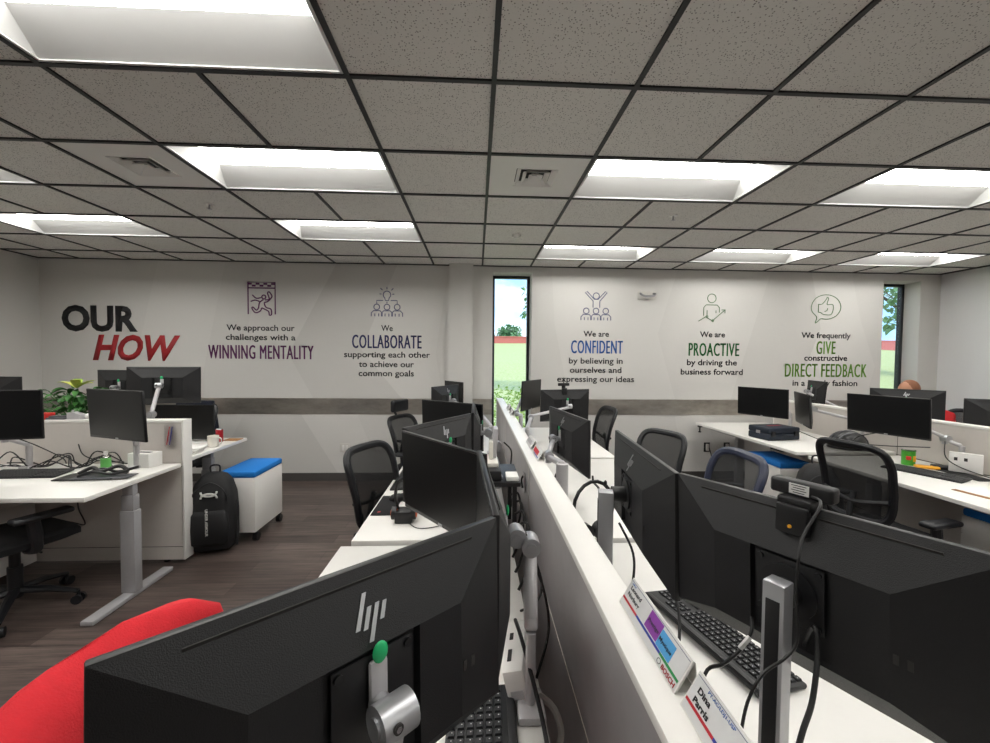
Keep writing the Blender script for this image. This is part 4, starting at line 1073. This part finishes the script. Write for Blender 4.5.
MB().tube([(.04, 0, -.08), (.07, -.01, -.02), (.06, -.02, .05), (.035, -.02, .09)], .003, 6, sub=4).ball((.035, -.02, .092), (.006, .006, .01)).build('microphone_boom', 'black', t)
# webcam on M13
hm = D['M13']
t = thing('webcam', 'black webcam with white label clipped on the right foreground monitor', 'webcam', mw(hm, (-.005, 0, .155)), (0, 0, R(-64.5+180)))
MB().box((0, .0, .035), (.108, .03, .03), .006, seg=3).build('body', 'black', t)
MB().box((0, .032*.5+.0006, .036), (.034, .001, .02)).build('sticker', 'label', t, smooth=0)
s = MB()
for k in range(4): s.box((.0, .0172, .043-.0045*k), (.026-.006*(k % 2), .0004, .0014))
s.build('sticker_print', 't_black', t, smooth=0)
MB().box((0, .012, .012), (.058, .05, .02), .004).box((0, .035, -.018), (.054, .02, .055), .004).build('clamp', 'black', t); MB().cyl((.0, .0445, -.03), (.0, .047, -.03), .0035).build('screw', 'yellow', t)
t = thing('webcam', 'tiny black webcam with aerial on the monitor by the far mesh chair', 'webcam', mw(D['M10'], (.02, 0, .16)), (0, 0, R(15)))
MB().box((0, 0, .05), (.12, .03, .03), .006).cyl((0, 0, 0), (0, 0, .05), .02).box((0, -.02, -.02), (.05, .03, .07), .006).build('body', 'black', t); MB().cyl((.0, 0, .06), (.0, 0, .12), .004).build('aerial', 'black', t)
# riser shelf left bank
t = thing('riser_shelf', 'black riser shelf beside the partition on the middle left desk', 'riser shelf', (.10, 1.93, .74))
MB().b2((.03, 1.78, 1.0), (.2, 2.1, 1.02), .003).build('shelf', 'black', t, True)
MB().b2((.035, 1.80, 1.02), (.115, 2.05, 1.065), .004).build('dock', 'black', t, True)
for y in (1.8, 2.07): MB().b2((.165, y, .74), (.185, y+.02, 1.0)).build('leg', 'black', t, True); 
for y in (1.8, 2.07): MB().b2((.035, y, .74), (.055, y+.02, 1.0)).build('leg', 'black', t, True)
t = thing('phone_stand', 'cream stand with grey upright pad on the black riser shelf', 'stand', (.075, 1.95, 1.066)); MB().b2((.045, 1.86, 1.066), (.105, 2.04, 1.085), .003).build('base', 'ceramic', t, True); MB().b2((.063, 1.93, 1.085), (.083, 1.99, 1.17), .004).build('stem', 'ceramic', t, True); MB().box((.092, 1.99, 1.16), (.022, .10, .14), .004, rot=Matrix.Rotation(.06, 3, 'Y')).build('pad', 'silver', t, True)
solo('power_adapter', MB().box((.165, 1.84, 1.031), (.055, .09, .02), .003), 'paper', 'pale adapter at the near edge of the black riser shelf', 'adapter')
# white hub near left
t = thing('desk_power_hub', 'white power hub box leaning between the foreground monitor and the partition', 'power hub', (.125, 1.03, .742), (0, R(-14), R(-9)))
MB().box((0, 0, .045), (.05, .19, .085), .003).build('housing', 'white', t); 
s = MB()
for k in range(3): s.box((-.0257, -.06+k*.06, .048), (.001, .03, .045))
s.build('socket', 'outlet', t, smooth=0)
s = MB(); s.box((-.010, -.04, .088), (.010, .04, .002)); s.box((-.010, .03, .088), (.010, .025, .002)); s.build('usb_port', 'seam', t, smooth=0)
MB().box((.0, -.096, .03), (.03, .002, .02)).build('end_cap', 'silver', t)
cable([(.11, 1.08, .86), (.115, .98, .88), (.135, .9, .83), (.15, .84, .78), (.155, .78, .745)], 'black cable running over the white power hub', .005)
cable([(.155, .95, .76), (.19, .93, .74), (.2, .9, .70), (.16, .86, .66)], 'thick pale cable below the white power hub', .008, 'cable_w')
cable([(.15, 1.15, 1.02), (.19, 1.12, .93), (.2, 1.07, .84), (.16, 1.02, .744)], 'black cable looping beside the partition behind the silver arm joint', .004)
cable([(.16, 1.3, 1.0), (.2, 1.2, .9), (.19, 1.25, .8), (.15, 1.3, .745)], 'black cable loop farther along the partition in the left bank', .004)
cable([(.17, 2.45, 1.06), (.21, 2.4, 1.02), (.2, 2.3, .95), (.21, 2.2, .9), (.19, 2.12, .8), (.155, 2.1, .745)], 'wavy black cable on the partition face beside the riser shelf', .005)
for k in range(4):
    y = 1.45+k*.12; cable([(.155, y-.03, .745), (.18, y, .78), (.21, y+.05, .86), (.2, y+.1, .93), (.17, y+.16, .9)], 'black cable in the bundle between the left bank and the partition', .005, group='bundled cables beside the partition')
solo('power_bank', MB().box((.12, 2.35, .96), (.07, .16, .06), .006), 'silver', 'grey box hanging over the desk edge beyond the riser shelf', 'box') if False else None
# junctions on the partition
for x, y, l in ((.243, 2.02, 'silver hook plate on the left face of the long partition'), (.243, .50, 'silver hook plate low at the near end of the long partition')):
    t = thing('hook_plate', l, 'hook', (x, y, .95), group='hook plates on the partition'); MB().box((-.002, 0, 0), (.004, .05, .10), .002).build('plate', 'alu', t); MB().tube([(-.004, 0, .03), (-.014, 0, .01), (-.008, 0, -.03)], .005, 8, sub=3).build('hook', 'black', t)
# foreground cables right
cable([tuple(mw(hm, (-.03, .02, .185))), (.598, .672, 1.321), (.555, .655, 1.275), (.534, .64, 1.24), (.524, .63, 1.179), (.52, .62, 1.119), (.501, .62, 1.09), (.468, .62, 1.068), (.447, .62, 1.035), (.442, .63, .985), (.45, .66, .86), (.46, .70, .748)], 'black cable from the labelled webcam down past the square post', .0026)
cable([tuple(mw(hm, (-.02, .03, -.1))), (.60, .68, 1.10), (.591, .66, 1.07), (.558, .63, 1.01), (.524, .61, .97), (.50, .60, .90), (.49, .60, .748)], 'thick black cable hanging below the right foreground monitor', .0042)
cable([(.40, .74, .748), (.40, .70, .88), (.428, .72, .985), (.475, .74, .988), (.515, .75, 1.008), (.54, .755, 1.04), (.55, .77, 1.06)], 'black cable with a white tag above the near keyboard', .0034)
solo('cable_tag', MB().box((.524, .75, 1.022), (.030, .006, .008), .001, rot=Matrix.Rotation(-.85, 3, 'Y')), 'label', 'white paper tag on the cable near the nearest square post', 'tag')
cable([(.50, 1.38, 1.0), (.52, 1.30, .93), (.5, 1.25, .85), (.47, 1.22, .75)], 'black cable hanging under the left logo monitor of the right bank', .004)
cable([(.56, 1.2, .96), (.57, 1.1, .88), (.53, 1.02, .80), (.47, 1.0, .748)], 'black cable curling between logo monitor and keyboard', .004)
cable([(.52, .56, .745), (.56, .53, .76), (.6, .55, .75), (.63, .52, .745), (.67, .54, .75)], 'yellow cable at the bottom of the photo on the right desk', .004, 'yellow')
cable([(.44, 2.1, .75), (.5, 2.2, .80), (.46, 2.35, .82), (.5, 2.5, .85)], 'black cable under the logo monitor of the middle right desk', .005)
solo('sheet_of_paper', MB().box((1.02, 2.55, .7415), (.15, .2, .002)), 'paper', 'white sheet of paper with red corner on the middle right desk', 'paper')

# ------------------------------------------------------------ clutter, right desks
t = thing('tool_case', 'navy plastic tool case on the far right desk', 'tool case', (3.10, 4.09, .761), (0, 0, R(9)))
MB().box((0, 0, .034), (.38, .26, .066), .014, seg=3).build('lower_shell', 'navy', t); MB().box((0, 0, .098), (.38, .26, .06), .014, seg=3).build('lid', 'navy', t)
for x in (-.14, .14): MB().box((x, -.134, .068), (.05, .014, .05), .003).build('latch', 'black', t)
MB().tube([(-.07, -.13, .055), (-.06, -.16, .06), (.06, -.16, .06), (.07, -.13, .055)], .009, 8).build('handle', 'navy', t); MB().box((-.191, .0, .075), (.002, .05, .03)).build('badge', 'silver', t); MB().box((.02, .02, .1285), (.16, .03, .002)).build('marking', 't_red', t)
t = thing('helmet', 'shiny black ribbed helmet on the right desk behind the mesh chair', 'helmet', (3.46, 3.62, .761))
b_ = MB(); b_.ball((0, 0, .03), (.15, .125, .13), 28, 16)
for v in b_.bm.verts:
    if v.co.z < .0: v.co.z = 0
b_.build('shell', 'bezel', t, smooth=60)
for q in (-.5, 0, .5): MB().tube([(math.cos(R(a))*.153, q*.1, .03+math.sin(R(a))*(.132-.03*abs(q))) for a in range(8, 173, 15)], .007, 6).build('rib', 'black_rim', t)
MB().tube([(math.cos(2*PI*k/24)*.155, math.sin(2*PI*k/24)*.13, .012) for k in range(24)], .009, 6, closed=True).build('rim', 'black', t)
t = thing('snack_tin', 'small green snack tin with red and yellow print on the right desk', 'tin', (3.50, 3.12, .736)); MB().cyl((0, 0, 0), (0, 0, .115), .042, seg=28).build('can_body', 'candygreen', t); MB().cyl((0, 0, .115), (0, 0, .122), .044, seg=28).build('lid', 'clear', t)
MB().box((-.03, -.028, .06), (.03, .016, .03), .004, rot=Matrix.Rotation(-.6, 3, 'Z')).build('emblem', 'redbox', t); MB().box((.005, -.042, .055), (.022, .004, .045), .001).build('print', 'yellow', t)
solo('pouch', MB().box((3.52, 3.0, .748), (.14, .06, .022), .009, rot=Matrix.Rotation(-.5, 3, 'Z'), seg=3), 'yellow', 'orange yellow pouch next to the green snack tin', 'pouch')
solo('desk_mat', MB().box((3.60, 2.86, .7375), (.13, .40, .004), .001, rot=Matrix.Rotation(-.1, 3, 'Z')), 'seatfab', 'black mat between the keyboard and the right partition', 'mat')
solo('eyeglass_case', MB().box((3.62, 2.98, .752), (.12, .07, .032), .013, rot=Matrix.Rotation(-.6, 3, 'Z'), seg=3), 'black', 'black case behind the orange pouch', 'case')
t = thing('power_strip', 'white socket box standing at the right edge on the desk', 'socket box', (3.66, 2.86, .742), (0, 0, R(-52)))
MB().box((0, 0, .075), (.17, .05, .145), .005).build('housing', 'white', t)
for x in (-.05, 0): MB().box((x, -.0255, .10), (.018, .001, .024)).build('socket', 'seam', t, smooth=0)
solo('clipboard', MB().box((3.24, 2.36, .7375), (.24, .3, .003), rot=Matrix.Rotation(.1, 3, 'Z')), 'cork', 'brown board under paper at the right edge of the desk', 'board'); solo('sheet_of_paper', MB().box((3.26, 2.37, .7405), (.22, .29, .002), rot=Matrix.Rotation(.1, 3, 'Z')), 'paper', 'white sheet of paper on the brown board at the right edge', 'paper')
cable([(3.6, 2.95, .96), (3.55, 2.9, .85), (3.62, 2.85, .78), (3.66, 2.7, .745)], 'black cable hanging from the arm above the socket box', .004)
cable([(3.35, 3.22, .98), (3.25, 3.3, .93), (3.3, 3.38, .86), (3.5, 3.3, .85), (3.66, 3.1, .88)], 'black cable loop under the wide screen', .004)
cable([(3.3, 4.0, .85), (3.4, 3.85, .79), (3.5, 3.75, .77), (3.55, 3.68, .77)], 'black cable lying right of the tool case', .004)
solo('dock', MB().box((3.62, 3.78, .771), (.10, .24, .018), .005), 'black', 'flat black dock below the long silver arm', 'dock')
solo('sheet_of_paper', MB().box((3.815, 4.25, 1.0885), (.075, .3, .002)), 'paper', 'white sheet on top of the right partition', 'paper')
solo('headphones', MB().tube([(4.37+math.cos(R(a))*.07, 3.0, 1.30+math.sin(R(a))*.07) for a in range(0, 181, 20)], .01, 8), 'white', 'white object at right edge', 'headphones') if False else None
cable([(3.05, 5.16, .42), (3.06, 5.12, .3), (3.05, 5.1, .15), (3.1, 5.08, .02)], 'black cord plugged into the left black wall outlet', .006)
t = thing('edge_clamp', 'small black clamp under the left corner of the far right desk', 'clamp', (2.86, 5.06, .73)); MB().box((0, 0, -.01), (.04, .05, .02), .004).cyl((0, 0, -.08), (0, 0, -.01), .008).cyl((0, 0, -.085), (0, 0, -.075), .018).build('clamp_body', 'black', t)

# ------------------------------------------------------------ person behind the right partition
PX, PY = 4.74, 4.30
t = thing('person', 'seated person in a red shirt leaning over a desk behind the right partition', 'person', (PX+.15, PY, 0), (0, 0, 0))
me = bpy.data.meshes.new('body')
J = [(0.32, 0, .56, .12), (.30, 0, .75, .13), (.23, 0, .93, .13), (.12, 0, 1.02, .09), (-.00, 0, 1.09, .052), (-.055, 0, 1.15, .055),
     (.15, .17, .99, .06), (-.0, .24, .84, .045), (-.26, .17, .80, .035), (.15, -.17, .99, .06), (-.0, -.24, .84, .045), (-.26, -.17, .80, .035),
     (.25, .1, .54, .09), (-.20, .13, .52, .07), (-.30, .13, .12, .05), (-.38, .13, .05, .04), (.25, -.1, .54, .09), (-.20, -.13, .52, .07), (-.30, -.13, .12, .05), (-.38, -.13, .05, .04)]
E_ = [(0, 1), (1, 2), (2, 3), (3, 4), (4, 5), (3, 6), (6, 7), (7, 8), (3, 9), (9, 10), (10, 11), (0, 12), (12, 13), (13, 14), (14, 15), (0, 16), (16, 17), (17, 18), (18, 19)]
def skinmesh(J, E_, root=0, sub=2):
    me = bpy.data.meshes.new('s'); me.from_pydata([j[:3] for j in J], E_, []); o = bpy.data.objects.new('s', me); COL.objects.link(o)
    md = o.modifiers.new('k', 'SKIN'); md.use_smooth_shade = True
    for i, j in enumerate(J): me.skin_vertices[0].data[i].radius = (j[3], j[3]); me.skin_vertices[0].data[i].use_root = (i == root)
    s2 = o.modifiers.new('b', 'SUBSURF'); s2.levels = sub; s2.render_levels = sub
    bpy.context.view_layer.update()
    r = bpy.data.meshes.new_from_object(o.evaluated_get(bpy.context.evaluated_depsgraph_get())); bpy.data.objects.remove(o); return r
bm_ = bmesh.new()
sm = skinmesh(J, E_); bm_.from_mesh(sm)
w = MB(); w.bm.free(); w.bm = bm_
hx, hz = -.10, 1.245
w.ball((hx, 0, hz), (.098, .077, .115), 24, 16); w.ball((hx-.05, 0, hz-.05), (.055, .056, .06), 16, 10)
w.prism([(hx-.09, -.012, hz-.02), (hx-.09, .012, hz-.02), (hx-.122, 0, hz-.028), (hx-.092, 0, hz+.02)], (0, 0, .001))
for q in (-1, 1): w.ball((hx+.005, q*.078, hz-.01), (.022, .01, .032), 12, 8)
for q in (-1, 1):
    for f in range(4): w.tube([(-.26, q*(.17-.02+f*.013), .79), (-.32, q*(.165-.022+f*.015), .785), (-.345-.006*(f in (1, 2)), q*(.165-.022+f*.015), .77)], [.0095, .007], 6)
    w.tube([(-.27, q*.14, .79), (-.30, q*.12, .78), (-.32, q*.115, .77)], [.01, .008], 6)
w.build('body', 'skin', t, smooth=80)
s = MB(); s.ball((hx+.015, 0, hz+.018), (.096, .081, .108), 24, 16)
for v in s.bm.verts:
    if v.co.x < hx-.045 and v.co.z < hz+.03: v.co = Vector((hx+.0, v.co.y*.6, hz+.05))
    if v.co.z < hz-.04: v.co.z = hz-.04
s.build('hair', 'hair', t, smooth=80)
for q in (-1, 1): MB().ball((hx-.085, q*.03, hz), (.012, .012, .008), 10, 8).build('eye', 'ceramic', t)
Js = [(.32, 0, .57, .14), (.30, 0, .75, .155), (.235, 0, .93, .155), (.13, 0, 1.02, .11), (.03, 0, 1.06, .062), (.15, .18, .98, .08), (.01, .235, .87, .062), (.15, -.18, .98, .08), (.01, -.235, .87, .062)]
sm = skinmesh(Js, [(0, 1), (1, 2), (2, 3), (3, 4), (3, 5), (5, 6), (3, 7), (7, 8)]); w = MB(); w.bm.from_mesh(sm); w.build('shirt', 'redshirt', t, smooth=80)
Jt = [(.32, 0, .55, .13), (.25, .1, .54, .1), (-.20, .13, .52, .08), (-.30, .13, .14, .06), (.25, -.1, .54, .1), (-.20, -.13, .52, .08), (-.30, -.13, .14, .06)]
sm = skinmesh(Jt, [(0, 1), (1, 2), (2, 3), (0, 4), (4, 5), (5, 6)]); w = MB(); w.bm.from_mesh(sm); w.build('trousers', 'jeans', t, smooth=80)
chair((PX+.47, PY, -.02), 180, 'black chair carrying the person in red', arms=False)

# ------------------------------------------------------------ outdoors
def hill(x, y): 
    d = max(0, y-9); return -.15+ .072*d*min(1, d/20) + .25*math.sin(x*.07+y*.11)*min(1, d/20)
b = MB(); nx, ny = 40, 40; V = []
for j in range(ny+1):
    y = 5.66+(j/ny)**2*64
    V.append([b.bm.verts.new((-40+i*2.6, y, hill(-40+i*2.6, y))) for i in range(nx+1)])
for j in range(ny):
    for i in range(nx): b.bm.faces.new((V[j][i], V[j][i+1], V[j+1][i+1], V[j+1][i]))
tag(b.build('lawn', 'grass', smooth=60), 'bright green lawn sloping up outside the windows', 'lawn', kind='stuff')
b = MB(); b.b2((-45, 62, 2.5), (75, 62.5, 4.75)).b2((-45, 61.9, 4.75), (75, 62.6, 4.9))
solo('boundary_wall', b, 'redwall', 'long low red wall beyond the lawn outside the windows', 'wall', smooth=0)
def tree(x, y, z, h, r, label, seed, n=160, branch=True, leafs=.5):
    t = thing('tree', label, 'tree', (x, y, z), group='trees outside the windows'); rr = random.Random(seed)
    tr = MB(); tr.tube([(0, 0, 0), (.05*h*.2, 0, h*.4), (0, 0, h*.75)], [.04*h, .03*h, .012*h], 8, sub=3)
    for k in range(6):
        a = rr.uniform(0, 2*PI); tr.tube([(0, 0, h*.4), (math.cos(a)*r*.4, math.sin(a)*r*.4, h*.6), (math.cos(a)*r*.8, math.sin(a)*r*.8, h*.75)], [.014*h, .005*h], 6, sub=3)
    tr.build('trunk', 'bark', t)
    cr = MB()
    for k in range(n):
        a = rr.uniform(0, 2*PI); v = rr.uniform(-1, 1); q = r*math.sqrt(1-v*v)*rr.uniform(.5, 1)
        p = Vector((math.cos(a)*q, math.sin(a)*q, h*.68+v*h*.3))
        for _ in range(6):
            d = Vector((rr.uniform(-1, 1), rr.uniform(-1, 1), rr.uniform(-1, 1))); leaf(cr, p+d*leafs*.6, d, leafs*rr.uniform(.5, 1), leafs*.22, .2)
    cr.build('crown', 'treeleaf', t, smooth=0)
tree(1.4, 90, 4.5, 3.2, 2.2, 'small round tree beyond the red wall, left one in the narrow window', 1, leafs=1.0)
tree(7.5, 92, 4.5, 3.8, 2.8, 'small round tree beyond the red wall, right one in the narrow window', 2, leafs=1.0)
tree(3.15, 16, .1, 5.2, 1.35, 'leafy tree whose branch hangs into the top of the narrow window', 3, 150, leafs=.26)
tree(28.2, 25, 1, 7.5, 3.2, 'leafy tree seen through the right window', 4, 260, leafs=.5)
rr = random.Random(9)
for k, (cx_, l) in enumerate(((.1, 'left end of the low hedge right outside the narrow window'), (.9, 'right end of the low hedge right outside the narrow window'))):
    b = MB()
    for i in range(900):
        p = Vector((cx_+rr.gauss(0, .28), 6.9+rr.gauss(0, .18), rr.uniform(-.1, 1.12-.12*abs(rr.gauss(0, 1)))))
        leaf(b, p, (rr.uniform(-1, 1), rr.uniform(-1, 1), rr.uniform(-.2, 1)), rr.uniform(.06, .1), .018, .3)
    t = thing('hedge_shrub', l, 'shrub', (cx_, 6.9, -.15), group='shrubs outside the narrow window')
    o = b.build('foliage', 'bush', t, True, smooth=0); MB().tube([(cx_, 6.9, -.15), (cx_+.03, 6.9, .5)], [.03, .012], 8).build('stem', 'bark', t, True)

# ------------------------------------------------------------ sky, sun
wd = bpy.data.worlds.new('sky'); S.world = wd; wd.use_nodes = True
nt = wd.node_tree; N = nt.nodes.new; L = nt.links.new; bg = nt.nodes['Background']
tc = N('ShaderNodeTexCoord'); mp = N('ShaderNodeMapping'); mp.inputs['Scale'].default_value = (2.2, 2.2, 5.5); mp.inputs['Location'].default_value = (.3, .1, .55); L(tc.outputs['Generated'], mp.inputs[0])
no = N('ShaderNodeTexNoise'); no.inputs['Scale'].default_value = 1.6; no.inputs['Detail'].default_value = 7; no.inputs['Roughness'].default_value = .55; L(mp.outputs[0], no.inputs[0])
cr = N('ShaderNodeValToRGB'); cr.color_ramp.elements[0].position = .42; cr.color_ramp.elements[1].position = .62; L(no.outputs['Fac'], cr.inputs[0])
sx = N('ShaderNodeSeparateXYZ'); L(tc.outputs['Generated'], sx.inputs[0])
g2 = N('ShaderNodeValToRGB'); g2.color_ramp.elements[0].position = 0; g2.color_ramp.elements[0].color = (.42, .72, 1, 1); g2.color_ramp.elements[1].position = .5; g2.color_ramp.elements[1].color = (.20, .48, .95, 1); L(sx.outputs['Z'], g2.inputs[0])
mx = N('ShaderNodeMix'); mx.data_type = 'RGBA'; L(cr.outputs[0], mx.inputs['Factor']); L(g2.outputs[0], mx.inputs['A']); mx.inputs['B'].default_value = (1, 1, 1, 1)
L(mx.outputs['Result'], bg.inputs['Color']); bg.inputs['Strength'].default_value = 2.0
sl = bpy.data.lights.new('sun', 'SUN'); sl.energy = 3.0; sl.angle = .01; sl.color = (1, .96, .88); so = bpy.data.objects.new('sun', sl); COL.objects.link(so); so.rotation_euler = (R(38), R(22), 0)

# ------------------------------------------------------------ camera and view
cd = bpy.data.cameras.new('camera'); cam = bpy.data.objects.new('camera', cd); COL.objects.link(cam)
cd.sensor_fit = 'HORIZONTAL'; cd.sensor_width = 36; cd.lens = 407.35/990*36; cd.clip_start = .02; cd.clip_end = 300
yaw, pit, rol = .0455, -.0328, .0084
f = Vector((math.sin(yaw)*math.cos(pit), math.cos(yaw)*math.cos(pit), math.sin(pit))); r0 = Vector((math.cos(yaw), -math.sin(yaw), 0)); u0 = r0.cross(f)
rx = math.cos(rol)*r0+math.sin(rol)*u0; ux = -math.sin(rol)*r0+math.cos(rol)*u0
mm = Matrix((rx, ux, -f)).transposed().to_4x4(); mm.translation = (0, 0, 1.57); cam.matrix_world = mm
S.camera = cam
S.view_settings.view_transform = 'Standard'; S.view_settings.look = 'None'; S.view_settings.gamma = 1; S.view_settings.exposure = -.12
S.view_settings.use_curve_mapping = False
try:
    S.cycles.use_denoising = True; S.cycles.max_bounces = 8; S.cycles.diffuse_bounces = 5; S.cycles.transparent_max_bounces = 12; S.cycles.sample_clamp_indirect = 4
except Exception: pass
